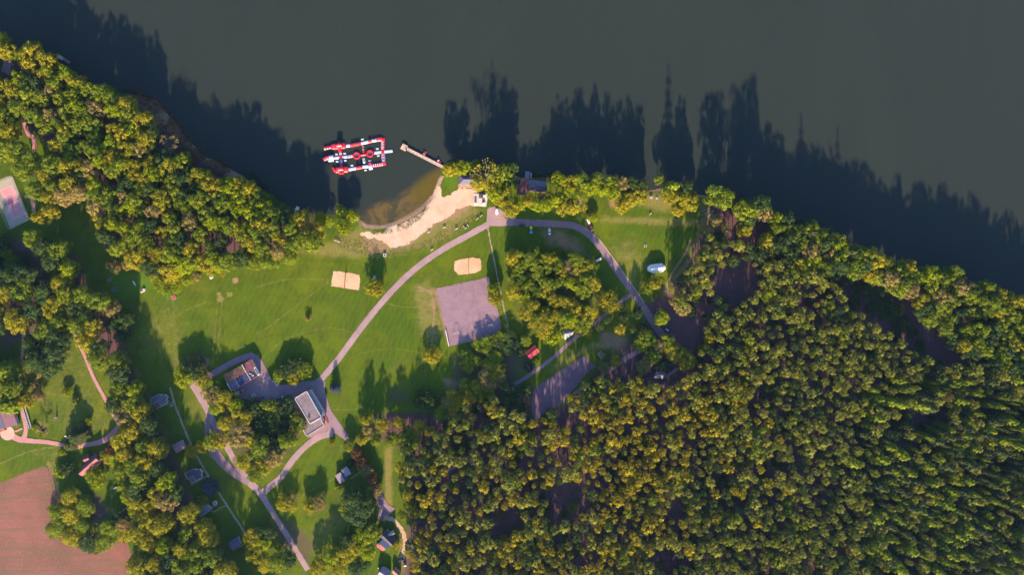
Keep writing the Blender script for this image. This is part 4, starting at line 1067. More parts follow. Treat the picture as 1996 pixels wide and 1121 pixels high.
W1 = [(-60, 40), (0, 78), (60, 95), (120, 122), (170, 158), (225, 172), (262, 205), (300, 255), (335, 300), (400, 345), (470, 352), (535, 400), (600, 428), (625, 455), (612, 475), (560, 505), (500, 515), (430, 515), (350, 535), (285, 530), (240, 500), (215, 470), (190, 430), (175, 378), (135, 320), (105, 280), (70, 225), (25, 180), (-60, 150)]
WOODS = [
    # outline, gap, kind weights, leaf weights, height range, radius, label place, holes
    ([(1374, 436), (1400, 415), (1428, 440), (1424, 468), (1384, 476)], 18, {'broadleaf': 1}, {'tan': 2, 'green': 2, 'dark': 1}, (13, 17), 13, 'at the first corner of the right wood', []),
    ([(872, 318), (930, 322), (1000, 334), (1000, 344), (930, 334), (872, 330)], 15, {'low': 1}, {'dark': 2, 'green': 2}, (5, 8), 10, 'on the bank behind the pavilion', []),
    ([(1085, 344), (1170, 356), (1258, 366), (1258, 374), (1170, 366), (1085, 354)], 15, {'low': 1}, {'dark': 2, 'green': 2}, (5, 8), 10, 'on the bank behind the shore row', []),
    ([(1298, 366), (1330, 366), (1366, 374), (1366, 380), (1300, 374)], 15, {'low': 1}, {'dark': 2, 'green': 2}, (5, 8), 10, 'on the bank behind the golden clump', []),
    ([(1410, 388), (1480, 396), (1540, 422), (1610, 462), (1700, 502), (1800, 532), (1900, 558), (1990, 600), (1990, 612), (1900, 570), (1800, 546), (1700, 516), (1610, 476), (1540, 436), (1480, 410), (1410, 400)], 16, {'low': 1}, {'dark': 3, 'green': 2}, (6, 9), 10, 'on the right bank', []),
    (W1, 20.5, {'broadleaf': 1}, {'green': 5, 'yellow': 3.2, 'lime': 2, 'dark': 1.2, 'tan': 0.8}, (17, 21), 17.5, 'in the dense wood along the left lake shore', [[(0, 100), (45, 110), (40, 150), (-60, 160)]]),
    ([(626, 424), (660, 412), (690, 414), (690, 440), (664, 446), (636, 446)], 18, {'low': 1}, {'lime': 2, 'yellow': 2, 'green': 2}, (7, 9), 13, 'in the small clump between left wood and beach', []),
    ([(200, 510), (250, 500), (265, 540), (240, 530), (205, 525)], 20, {'low': 1}, {'yellow': 2, 'tan': 2}, (6, 9), 12, 'in the scrub at the lower tip of the left wood', []),
    ([(285, 530), (350, 535), (440, 515), (450, 530), (370, 550), (300, 552)], 17, {'low': 1}, {'yellow': 2, 'lime': 2, 'tan': 1, 'green': 1}, (4, 7), 11, 'in the scrub below the left wood', []),
    ([(-60, 165), (20, 185), (48, 218), (40, 300), (-60, 305)], 27, {'tall': 1}, {'green': 3, 'dark': 3, 'yellow': 1}, (19, 23), 18, 'beside the brick yard at the left edge', [[(0, 160), (25, 180), (20, 205), (-10, 190)]]),
    ([(35, 310), (90, 300), (140, 330), (165, 372), (160, 400), (110, 400), (75, 380), (40, 345)], 24, {'tall': 1}, {'yellow': 4, 'green': 3, 'tan': 1}, (18, 23), 16, 'behind the tennis court', []),
    ([(62, 410), (110, 405), (112, 428), (70, 440)], 22, {'tall': 1}, {'yellow': 3, 'green': 2}, (15, 19), 15, 'at the corner of the tennis court', []),
    ([(55, 455), (110, 462), (135, 520), (175, 570), (195, 585), (190, 640), (215, 680), (258, 725), (284, 800), (305, 850), (328, 900), (356, 960), (392, 1010), (424, 1060), (520, 1290), (240, 1290), (275, 1060), (258, 980), (245, 900), (232, 830), (200, 745), (165, 680), (140, 610), (105, 545)], 23.5, {'tall': 1}, {'green': 4, 'yellow': 3.4, 'dark': 1.6, 'tan': 0.8, 'lime': 1.2}, (18, 22), 19, 'in the long tree belt beside the cabins', []),
    ([(205, 600), (245, 605), (252, 650), (235, 670), (215, 650)], 22, {'broadleaf': 1}, {'dark': 3, 'tan': 1}, (12, 14), 17, 'on the meadow side of the long tree belt', []),
    ([(-60, 540), (40, 535), (70, 530), (100, 575), (122, 640), (118, 715), (70, 725), (52, 650), (10, 648), (-60, 650)], 27, {'tall': 1}, {'dark': 4, 'green': 3, 'yellow': 1.4, 'tan': 0.8}, (18, 23), 21, 'in the dark grove left of the pink path', [[(0, 510), (20, 510), (18, 545), (0, 545)]]),
    ([(-60, 470), (20, 470), (55, 515), (62, 545), (-60, 550)], 22, {'low': 1}, {'dark': 4, 'green': 2}, (4, 6), 16, 'just below the tennis court', []),
    ([(-60, 690), (25, 700), (36, 740), (30, 795), (-60, 795)], 26, {'tall': 1, 'spruce': .6}, {'dark': 3, 'green': 3}, (16, 20), 17, 'behind the pink-roofed house', []),
    ([(48, 752), (80, 750), (80, 790), (50, 785)], 20, {'low': 1}, {'yellow': 2, 'tan': 2}, (6, 8), 13, 'beside the long planter', []),
    ([(88, 1030), (120, 980), (155, 955), (180, 1000), (215, 1025), (245, 1010), (255, 1045), (200, 1062), (160, 1060), (110, 1048)], 24, {'tall': 1}, {'dark': 2, 'green': 3, 'yellow': 1.5}, (7.5, 10), 20, 'at the edge of the ploughed field', []),
    ([(225, 880), (250, 880), (262, 960), (275, 1030), (240, 1040), (235, 960)], 22, {'broadleaf': 1}, {'green': 3, 'lime': 2, 'tan': 1}, (10, 14), 15, 'beside the lawn of the red-roofed house', []),
    ([(405, 770), (440, 765), (480, 800), (490, 850), (540, 880), (574, 846), (578, 862), (550, 888), (535, 912), (507, 936), (488, 920), (465, 880), (440, 840), (410, 800)], 21, {'broadleaf': 1}, {'yellow': 4, 'tan': 2, 'green': 2, 'lime': 1}, (10, 13), 17, 'in the copse between the two lanes', []),
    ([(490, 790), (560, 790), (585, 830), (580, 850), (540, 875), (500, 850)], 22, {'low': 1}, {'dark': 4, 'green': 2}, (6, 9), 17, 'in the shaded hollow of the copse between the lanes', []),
    ([(985, 535), (1000, 505), (1040, 490), (1065, 500), (1100, 510), (1130, 505), (1160, 520), (1168, 545), (1140, 570), (1135, 590), (1155, 610), (1150, 635), (1110, 630), (1060, 630), (1040, 620), (1005, 610), (1010, 580), (1000, 560)], 17, {'broadleaf': 1}, {'yellow': 4, 'green': 3, 'lime': 1.5, 'tan': .5}, (11, 13.5), 14.5, 'in the round copse inside the road loop', [[(1095, 560), (1130, 560), (1125, 590), (1100, 590)]]),
    ([(1025, 600), (1090, 605), (1105, 640), (1060, 650), (1045, 635)], 18, {'broadleaf': 1}, {'green': 2, 'lime': 2, 'yellow': 2}, (9, 11), 13, 'at the lower side of the round copse', []),
    ([(900, 690), (930, 672), (975, 650), (1010, 650), (1030, 665), (1015, 690), (980, 705), (930, 720), (905, 735)], 17, {'broadleaf': 1}, {'dark': 4, 'green': 3, 'yellow': 1}, (3.5, 5.5), 13, 'in the dark thicket below the asphalt pitch', []),
    ([(905, 750), (950, 715), (985, 720), (985, 745), (940, 780), (900, 790), (860, 815), (845, 800)], 17, {'broadleaf': 1}, {'yellow': 3, 'green': 2, 'tan': 1.5}, (6.5, 8.5), 13, 'at the pine wood edge below the dark thicket', []),
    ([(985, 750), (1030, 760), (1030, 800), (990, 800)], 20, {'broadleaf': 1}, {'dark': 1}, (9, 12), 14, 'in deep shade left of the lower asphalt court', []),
    ([(700, 818), (745, 812), (790, 830), (830, 830), (850, 850), (770, 870), (710, 865)], 17, {'broadleaf': 1}, {'yellow': 3, 'green': 3, 'tan': .6}, (11, 14), 12.5, 'in the front row of the wood below the meadow', []),
    ([(780, 1000), (800, 960), (815, 1000), (812, 1050), (800, 1030)], 16, {'broadleaf': 1}, {'yellow': 3, 'green': 2}, (9, 12), 12, 'beside the turning area at the wood edge', []),
    ([(1175, 600), (1230, 590), (1262, 640), (1240, 660), (1200, 650), (1170, 660), (1150, 640)], 19, {'pine': 1, 'low': 1}, {'dark': 4, 'gold': 0.8}, (8, 12), 10, 'in the sparse dark group above the lower road', []),
    ([(1425, 440), (1440, 425), (1490, 410), (1545, 425), (1610, 462), (1700, 500), (1780, 522), (1850, 532), (1930, 555), (2000, 592), (2060, 640), (2060, 760), (1960, 725), (1880, 690), (1820, 640), (1770, 580), (1690, 535), (1640, 535), (1570, 525), (1490, 470)], 19, {'broadleaf': 1}, {'green': 5, 'dark': 2.5, 'yellow': 1.6, 'tan': 1.2, 'lime': 1}, (18, 22), 16.5, 'in the leafy belt along the right shore', [[(1660, 545), (1690, 542), (1770, 600), (1810, 690), (1740, 650)]]),
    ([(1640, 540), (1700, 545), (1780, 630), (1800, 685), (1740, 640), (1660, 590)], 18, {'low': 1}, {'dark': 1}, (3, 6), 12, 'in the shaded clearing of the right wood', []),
]
LEAFWORD = {'green': 'green', 'yellow': 'yellow-green', 'lime': 'bright lime', 'dark': 'dark green', 'tan': 'tan brown', 'rust': 'rusty', 'gold': 'golden', 'pine': 'olive green', 'blue': 'grey-blue'}
KINDWORD = {'broadleaf': 'leafy tree', 'tall': 'tall tree', 'low': 'bushy tree', 'pine': 'pine', 'spruce': 'spruce'}
cand = {}
for wi, (poly, gap, kw, lw, hr, rad, place, holes) in enumerate(WOODS):
    for (x, y) in poisson(poly, gap, holes, 0.22, 40 + wi):
        k = pick(kw); ls = {l: w for l, w in lw.items() if l in PROTO[k][0]['crown']}
        lf = pick(ls) if ls else 'spruce'
        r_ = rad * rng.uniform(0.82, 1.2); h_ = rng.uniform(*hr)
        cand.setdefault(k, []).append((x, y, r_, h_, lf, f'{LEAFWORD.get(lf, "dark green")} {KINDWORD[k]} {place}', 'trees ' + place))

# pines of the big wood
PINE = [(1372, 462), (1430, 470), (1490, 475), (1560, 530), (1630, 545), (1650, 590), (1740, 655), (1800, 700), (1960, 735), (2080, 780), (2080, 1400), (790, 1400), (812, 1130), (790, 1080), (830, 1010), (775, 935), (775, 880), (820, 862), (860, 850), (900, 800), (955, 775), (985, 800), (1035, 825), (1092, 800), (1130, 755), (1165, 735), (1240, 740), (1300, 755), (1350, 745), (1365, 690), (1380, 640), (1330, 600), (1300, 560), (1330, 540), (1360, 500)]
CLEAR = [[(1390, 520), (1450, 505), (1485, 545), (1470, 585), (1425, 600), (1385, 575)], [(1060, 945), (1130, 935), (1155, 990), (1110, 1030), (1070, 1020)], [(945, 1000), (1010, 990), (1030, 1040), (960, 1062)], [(1490, 890), (1540, 895), (1545, 925), (1480, 935)], [(1470, 745), (1520, 740), (1525, 780), (1475, 785)], [(1770, 800), (1850, 790), (1860, 830), (1770, 850)], [(1320, 610), (1380, 560), (1400, 600), (1380, 640)], [(1075, 880), (1110, 870), (1105, 910)], [(1740, 850), (1780, 850), (1780, 880), (1740, 880)]]
pc = []
for (x, y) in poisson(PINE, 14.0, CLEAR, 0.28, 99, tries=60):
    gold = max(0.0, 1 - math.hypot((x - 1230) / 330, (y - 860) / 270)) * 1.1 + (0.3 if x < 1300 and y > 900 else 0)
    lf = 'gold' if rng.random() < gold * fnoise(np.array([x]), np.array([y]), 70.0, 5)[0] * 1.7 else ('dark' if rng.random() < 0.42 * fnoise(np.array([x]), np.array([y]), 45.0, 31)[0] ** 1.3 else ('green' if rng.random() < 0.12 else 'pine'))
    pc.append((x, y, 9.4 * float(np.clip(rng.normal(1, 0.27), 0.5, 1.6)), rng.uniform(14.5, 21), lf))
thin_ = [q for q in pc if not (q[0] < 1420 and fnoise(np.array([q[0]]), np.array([q[1]]), 55.0, 77)[0] > 0.74)]
pc = thin_
def pine_place(x, y):
    if y < 620 and x < 1560: return 'in the open upper corner of the pine wood by the tracks'
    if x < 1000: return 'in the left end of the pine wood'
    if x < 1350: return 'in the pine wood below the lower asphalt court'
    if x < 1680: return 'in the middle of the big pine wood'
    return 'in the far right of the big pine wood'
far = []
for q in pc:
    if 1640 < q[0] and q[1] > 740 and rng.random() < 0.55 * smooth(np.array([q[0]]), 1640, 1760)[0]: far.append(q)
fs_ = set(id(q) for q in far); pc = [q for q in pc if id(q) not in fs_]
cand['spruce'] = cand.get('spruce', []) + [(q[0], q[1], q[2] * 1.12, q[3] + rng.uniform(2, 6), 'green' if rng.random() < .5 else 'spruce', '', 'conifers in the far right of the big wood') for q in far]
cand['pine'] = cand.get('pine', []) + [(x, y, r_, h_, lf, f'{LEAFWORD[lf]} pine {pine_place(x, y)}', 'pines ' + pine_place(x, y)) for x, y, r_, h_, lf in pc]

# undergrowth between the pines
und = [(x, y, 9 * rng.uniform(.6, 1.5), rng.uniform(2.5, 6), 'dark' if rng.random() < .75 else 'green', '', '') for (x, y) in poisson(PINE, 21, CLEAR[:1], 0.3, 123, tries=20) if x > 1330 or rng.random() < .6]
# the 300 of a kind that show largest stand as trees of their own; the rest are one mass
LIMIT = {'broadleaf': 210, 'tall': 240, 'low': 160, 'pine': 300, 'spruce': 90}
def mass(name, kind, items):
    keys = []
    c = bpy.data.collections.new(name + '_shapes')
    for i, p in enumerate(PROTO[kind]):
        for l in p['crown']:
            j = bpy.data.meshes.new('whole_tree'); me = p['crown'][l]; tk = p['trunk']
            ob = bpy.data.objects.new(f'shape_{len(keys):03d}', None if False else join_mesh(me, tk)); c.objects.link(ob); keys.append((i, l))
            bpy.data.meshes.remove(j)
    pts = []; idx = []; rot = []; scl = []
    for (x, y, r_, h_, lf, _, _) in items:
        i = int(rng.integers(len(PROTO[kind]))); p = PROTO[kind][i]
        zs = h_ / p['h']; zc = zs * (p['base'] + p['h']) / 2
        X, Y = PZ(x, y, zc); R = r_ * S * (1 - zc / H) * 1.0
        pts.append((X, Y, 0)); idx.append(keys.index((i, lf))); rot.append((0, 0, rng.uniform(0, 6.28))); scl.append((R / p['R'], R / p['R'], zs))
    me = bpy.data.meshes.new(name); me.from_pydata(pts, [], [])
    a = me.attributes.new('shape', 'INT', 'POINT'); a.data.foreach_set('value', idx)
    a = me.attributes.new('turn', 'FLOAT_VECTOR', 'POINT'); a.data.foreach_set('vector', np.array(rot, np.float32).ravel())
    a = me.attributes.new('size', 'FLOAT_VECTOR', 'POINT'); a.data.foreach_set('vector', np.array(scl, np.float32).ravel())
    o = link(name, me); tag(o, kind='stuff')
    ng = bpy.data.node_groups.new(name, 'GeometryNodeTree')
    ng.interface.new_socket('Geometry', in_out='INPUT', socket_type='NodeSocketGeometry'); ng.interface.new_socket('Geometry', in_out='OUTPUT', socket_type='NodeSocketGeometry')
    n = ng.nodes; L = ng.links
    gi = n.new('NodeGroupInput'); go = n.new('NodeGroupOutput'); ci = n.new('GeometryNodeCollectionInfo')
    ci.inputs['Collection'].default_value = c; ci.inputs['Separate Children'].default_value = True; ci.inputs['Reset Children'].default_value = True
    ip = n.new('GeometryNodeInstanceOnPoints'); ip.inputs['Pick Instance'].default_value = True
    def na(nm, t):
        q = n.new('GeometryNodeInputNamedAttribute'); q.data_type = t; q.inputs['Name'].default_value = nm; return q.outputs['Attribute']
    L.new(gi.outputs[0], ip.inputs['Points']); L.new(ci.outputs[0], ip.inputs['Instance']); L.new(na('shape', 'INT'), ip.inputs['Instance Index'])
    er = n.new('FunctionNodeEulerToRotation'); L.new(na('turn', 'FLOAT_VECTOR'), er.inputs[0]); L.new(er.outputs[0], ip.inputs['Rotation'])
    L.new(na('size', 'FLOAT_VECTOR'), ip.inputs['Scale']); L.new(ip.outputs[0], go.inputs[0])
    md = o.modifiers.new('trees', 'NODES'); md.node_group = ng
    return o

def join_mesh(a, b):
    def arr(me):
        v = np.empty(len(me.vertices) * 3, np.float32); me.vertices.foreach_get('co', v); return v.reshape(-1, 3)
    va, vb = arr(a), arr(b)
    fs = [tuple(p.vertices) for p in a.polygons] + [tuple(i + len(va) for i in p.vertices) for p in b.polygons]
    me = bpy.data.meshes.new('whole_tree'); me.from_pydata(np.concatenate([va, vb]).tolist(), [], fs)
    me.materials.append(a.materials[0]); me.materials.append(b.materials[0])
    mi = np.zeros(len(fs), np.int32); mi[len(a.polygons):] = 1; me.polygons.foreach_set('material_index', mi)
    t = np.zeros((len(va) + len(vb), 4), np.float32)
    if 'tint' in a.attributes:
        q = np.empty(len(va) * 4, np.float32); a.attributes['tint'].data.foreach_get('color', q); t[:len(va)] = q.reshape(-1, 4)
    at = me.attributes.new('tint', 'FLOAT_COLOR', 'POINT'); at.data.foreach_set('color', t.ravel()); me.update()
    return me

SPOTS = [(20, 60, 'by the upper left corner'), (70, 140, 'near the lilac-roofed brick hut'), (130, 150, 'behind the floating dock'), (210, 190, 'where the reed bed begins'), (270, 250, 'behind the upper reeds'), (330, 310, 'by the grey bare-topped tree'),
    (400, 360, 'behind the lower reeds'), (90, 240, 'beside the red brick yard'), (130, 330, 'above the poplars by the tennis court'), (190, 400, 'facing the shaded meadow strip'), (230, 470, 'above the tip of the left wood'), (280, 410, 'in the heart of the left wood'), (320, 500, 'above the birch log'),
    (400, 500, 'above the dry square patches'), (380, 430, 'in the lower middle of the left wood'), (480, 400, 'in from the dark shore bank'), (480, 480, 'at the meadow edge of the left wood'), (560, 430, 'behind the small blue-white dock'), (560, 490, 'facing the left sand court'), (610, 450, 'at the right tip of the left wood'),
    (190, 290, 'in the upper middle of the left wood'), (90, 490, 'below the tennis court corner'), (140, 560, 'by the dark garden boxes'), (190, 640, 'beside the open left lawn'), (230, 700, 'above the uppermost cabin'), (260, 780, 'beside the uppermost cabin'), (280, 850, 'behind the pink-roofed cabin'), (300, 930, 'behind the stepped dark cabin'), (330, 1000, 'behind the pale square cabin'), (380, 1090, 'behind the lowest cabin'),
    (30, 600, 'at the left edge of the grove'), (90, 640, 'beside the pink path'), (20, 740, 'above the pink roof'), (130, 1010, 'at the corner of the soil'), (230, 1030, 'behind the short garden wall'), (290, 1090, 'beside the ploughed field'),
    (430, 790, 'below the workshop'), (460, 850, 'facing the lane fork'), (510, 920, 'at the pointed lower tip'), (560, 870, 'facing the curved lane'), (540, 810, 'behind the flat-roofed building'),
    (1010, 520, 'facing the thin gravel path'), (1060, 510, 'facing the white sedan'), (1130, 520, 'facing the long white trailer'), (1060, 570, 'in the middle of the copse'), (1020, 600, 'on the pitch side'), (1130, 600, 'on the footpath side'), (1080, 630, 'behind the grey tent'),
    (930, 690, 'below the pitch'), (1000, 670, 'beside the red hut'), (940, 750, 'above the golden pines'), (730, 830, 'below the long shadow on the meadow'), (820, 850, 'by the dark round tree'),
    (1430, 430, 'behind the swing frame'), (1500, 440, 'near the big shore trees'), (1560, 480, 'by the tall shore spruce'), (1620, 480, 'beside the pale-limbed tan tree'), (1700, 520, 'above the shaded clearing'), (1780, 560, 'right of the shaded clearing'), (1850, 600, 'midway along the right shore'), (1920, 640, 'inland of the far right shore'), (1960, 600, 'at the far right shore'), (1900, 690, 'by the first pines'), (1980, 700, 'at the right picture edge'),
    (1400, 480, 'beside the double wheel tracks'), (1450, 490, 'above the purple clearing'), (1520, 530, 'right of the purple clearing'), (1400, 620, 'below the purple clearing'), (1500, 600, 'under the leafy shore belt'), (1600, 620, 'below the shaded clearing'), (1700, 700, 'right of the shaded clearing'), (1300, 760, 'below the pale hipped shelter'), (1200, 760, 'below the driveway'), (1120, 790, 'at the tip of the lower court'), (1050, 840, 'left of the lower court tip'), (950, 810, 'under the dark thicket'), (880, 850, 'near the upper left corner of the pines'), (830, 930, 'beside the sunny grass lane'), (830, 1050, 'beside the sandy track'), (920, 920, 'by the hidden asphalt path'), (920, 1000, 'left of the lower dark clearing'), (1000, 930, 'by the short pale log'), (1090, 900, 'above the upper dark clearing'), (1100, 1060, 'below the upper dark clearing'), (1000, 1090, 'at the lower edge below the clearing'), (1180, 860, 'among the golden pines'), (1260, 830, 'beside the pale fallen log'), (1200, 960, 'right of the upper dark clearing'), (1320, 900, 'below the pale fallen log'), (1320, 1000, 'beside the long grey log'), (1250, 1080, 'at the lower edge under the grey log'), (1420, 700, 'in the upper middle'), (1400, 820, 'in the golden middle'), (1480, 850, 'above the purple gap'), (1500, 960, 'below the purple gap'), (1420, 1060, 'at the lower edge in the middle'), (1560, 760, 'right of the green gap'), (1600, 860, 'midway to the right side'), (1600, 1000, 'lower right of the purple gap'), (1700, 820, 'left of the dark gaps'), (1800, 760, 'above the dark gaps'), (1900, 800, 'right of the dark gaps'), (1750, 950, 'below the dark gaps'), (1850, 1050, 'in the lower right part'), (1950, 950, 'at the right edge')]
def spot(x, y): return min(SPOTS, key=lambda s: (s[0] - x) ** 2 + (s[1] - y) ** 2)[2]
def relabel(k, items):
    rs = sorted(i[2] for i in items); lo, hi = rs[len(rs) // 3], rs[2 * len(rs) // 3]; out = []
    for (x, y, r_, h_, lf, lb, gp) in items:
        sz = 'small' if r_ < lo else ('large' if r_ > hi else 'middle-sized')
        out.append((x, y, r_, h_, lf, f"{sz} {LEAFWORD.get(lf, 'dark green')} {KINDWORD[k]} {spot(x, y)}", gp))
    by = {}
    for i, o in enumerate(out): by.setdefault(o[5], []).append(i)
    W = ['', 'second', 'third', 'fourth', 'fifth', 'sixth', 'seventh', 'eighth', 'ninth', 'tenth', 'eleventh', 'twelfth']
    N = ['', '', 'two', 'three', 'four', 'five', 'six', 'seven', 'eight', 'nine', 'ten', 'eleven', 'twelve']
    for lb, ids in by.items():
        n = len(ids)
        if n < 2 or n > 12: continue
        for j, i in enumerate(sorted(ids, key=lambda i: out[i][0])):
            place = 'leftmost' if j == 0 else ('rightmost' if j == n - 1 else W[j] + ' from left')
            t = f"{lb}, {place} of {N[n]}"
            if len(t.split()) > 16: t = f"{lb}, {place}"
            out[i] = out[i][:5] + (t,) + out[i][6:]
    return out
for k, items in cand.items():
    items.sort(key=lambda t: -t[2] * (1.25 if 0 < t[0] < 1996 and 0 < t[1] < 1121 else 0.3) * (1.3 if k == 'pine' and t[0] < 1500 else 1))
    one, rest = relabel(k, items[:LIMIT[k]]), items[LIMIT[k]:]
    for (x, y, r_, h_, lf, lb, gp) in one: tree_at(k, x, y, r_, h_, lf, lb, gp)
    print(k, len(one), len(rest))
    if rest: mass({'broadleaf': 'leafy_wood', 'pine': 'pine_wood', 'tall': 'tall_leafy_wood', 'low': 'scrub', 'spruce': 'spruce_wood'}[k], k, rest)

mass('undergrowth', 'low', und)
# ---- reeds along the left shore
def tufts(name, poly, n, hgt, c0, c1, seed, z=WATER_Z, w=0.35):
    r = np.random.default_rng(seed); a = np.array(poly, float); pts = []
    xx = r.uniform(a[:, 0].min(), a[:, 0].max(), n); yy = r.uniform(a[:, 1].min(), a[:, 1].max(), n)
    ok = inside(xx, yy, poly) & (fnoise(xx, yy, 14.0, seed) > 0.34); xx, yy = xx[ok], yy[ok]
    X = (xx - CX) * S; Y = (CY - yy) * S; n = len(X); hh = hgt * r.uniform(.6, 1.2, n)
    d = r.normal(0, .45, (n, 2)); t = r.uniform(0, 6.28, n); u = np.stack([np.cos(t), np.sin(t)], 1) * w / 2
    v = np.zeros((n, 4, 3)); v[:, 0, :2] = np.stack([X, Y], 1) - u; v[:, 1, :2] = np.stack([X, Y], 1) + u
    v[:, 2, :2] = np.stack([X, Y], 1) + d + u * .4; v[:, 3, :2] = np.stack([X, Y], 1) + d - u * .4
    v[:, :2, 2] = z; v[:, 2:, 2] = z + hh[:, None]
    m, nt, N, L, b = new_mat(name)
    L.new(mixc(nt, ramp(nt, noise(nt, world_pos(nt), 0.25, 4), .35, .65), c0, c1), b.inputs['Base Color']); b.inputs['Roughness'].default_value = .9; b.inputs['Specular IOR Level'].default_value = .1
    return tag(link(name, np_mesh(name, v.reshape(-1, 3), np.arange(4 * n).reshape(-1, 4), m)), kind='stuff')
tufts('reeds', [(240, 170), (270, 172), (305, 190), (345, 232), (372, 270), (402, 300), (448, 318), (452, 335), (420, 345), (380, 325), (340, 280), (300, 220), (255, 188)], 16000, 2.2, (0.20, 0.105, 0.045), (0.13, 0.080, 0.035), 3)
tufts('reeds', [(1037, 341), (1048, 334), (1062, 338), (1078, 333), (1094, 340), (1088, 346), (1060, 344), (1044, 347)], 1100, 1.6, (0.10, 0.14, 0.05), (0.07, 0.11, 0.04), 4)
tufts('reeds', [(465, 330), (490, 335), (530, 368), (560, 395), (540, 392), (495, 358)], 2500, 1.8, (0.05, 0.08, 0.02), (0.04, 0.06, 0.02), 5)
tufts('beach_grass', [(724, 452), (760, 446), (790, 436), (815, 420), (830, 402), (838, 404), (822, 426), (795, 446), (760, 456), (728, 458)], 2600, 0.5, (0.12, 0.12, 0.02), (0.08, 0.10, 0.015), 6, 0.0, 0.3)
tufts('beach_grass', [(640, 470), (700, 460), (760, 488), (830, 470), (900, 430), (940, 405), (935, 430), (860, 475), (790, 500), (700, 500)], 5200, 0.45, (0.15, 0.13, 0.035), (0.10, 0.11, 0.02), 7, 0.0, 0.3)

tufts('forest_litter_plants', [(1300, 700), (1450, 560), (1450, 1121), (800, 1121), (800, 860), (900, 800), (1040, 830)], 14000, 0.5, (0.055, 0.065, 0.020), (0.110, 0.070, 0.045), 8, 0.0, 1.3)
#PART3
# ------------------------------------------------------------------ materials of built things
WHITE = plain('white_paint', (0.60, 0.58, 0.60), 0.6, 0.06)
WHITE_D = plain('white_weathered', (0.46, 0.42, 0.42), 0.7, 0.15)
CREAM = plain('cream_render', (0.50, 0.42, 0.35), 0.9, 0.12)
BRICKW = plain('red_brick_wall', (0.30, 0.13, 0.09), 0.9, 0.2)
TIMBER = plain('brown_timber', (0.22, 0.13, 0.085), 0.85, 0.25)
TIMBER_L = plain('pale_timber', (0.52, 0.38, 0.29), 0.85, 0.2)
R_GREY = plain('roof_grey', (0.135, 0.108, 0.145), 0.75, 0.14)
R_FELT = plain('roof_felt', (0.175, 0.135, 0.148), 0.9, 0.16, 0.35)
R_BLUE = plain('roof_blue_grey', (0.088, 0.086, 0.145), 0.7, 0.14)
R_DARK = plain('roof_dark', (0.070, 0.056, 0.078), 0.75, 0.16)
R_RED = plain('roof_red', (0.36, 0.030, 0.045), 0.6, 0.12)
R_TILE = plain('roof_tile_red', (0.21, 0.070, 0.072), 0.8, 0.18)
R_PINK = plain('roof_pink', (0.31, 0.150, 0.165), 0.75, 0.14)
R_PALE = plain('roof_pale', (0.230, 0.185, 0.225), 0.7, 0.12)
R_RUST = plain('roof_rust_sheet', (0.26, 0.125, 0.072), 0.7, 0.22, 0.6)
TARP = plain('blue_tarpaulin', (0.050, 0.055, 0.150), 0.55, 0.2, 0.5)
GLASS = plain('dark_glass', (0.015, 0.018, 0.024), 0.12, 0.05, spec=0.6)
RUBBER = plain('black_rubber', (0.018, 0.018, 0.02), 0.85, 0.1)
METAL = plain('grey_metal', (0.35, 0.33, 0.34), 0.45, 0.1, metal=0.3)
DARKM = plain('dark_metal', (0.05, 0.045, 0.055), 0.6, 0.1)
RED_V = plain('red_vinyl', (0.60, 0.010, 0.030), 0.38, 0.06, spec=0.5)
RED_D = plain('deep_red_vinyl', (0.42, 0.008, 0.022), 0.4, 0.06, spec=0.5)
WHITE_V = plain('white_vinyl', (0.44, 0.45, 0.55), 0.4, 0.05, spec=0.5)
LILAC_V = plain('lilac_vinyl', (0.36, 0.36, 0.52), 0.4, 0.08, spec=0.5)
CANVAS = plain('white_canvas', (0.66, 0.60, 0.58), 0.8, 0.05)
CANVAS_G = plain('grey_canvas', (0.42, 0.37, 0.40), 0.8, 0.10)
STONE = plain('pale_stone', (0.36, 0.31, 0.30), 0.9, 0.2, 1.5)
ORANGE = plain('orange_brick', (0.45, 0.15, 0.07), 0.9, 0.15)

def car_paint(name, c): return plain(name, c, 0.28, 0.03, spec=0.6)

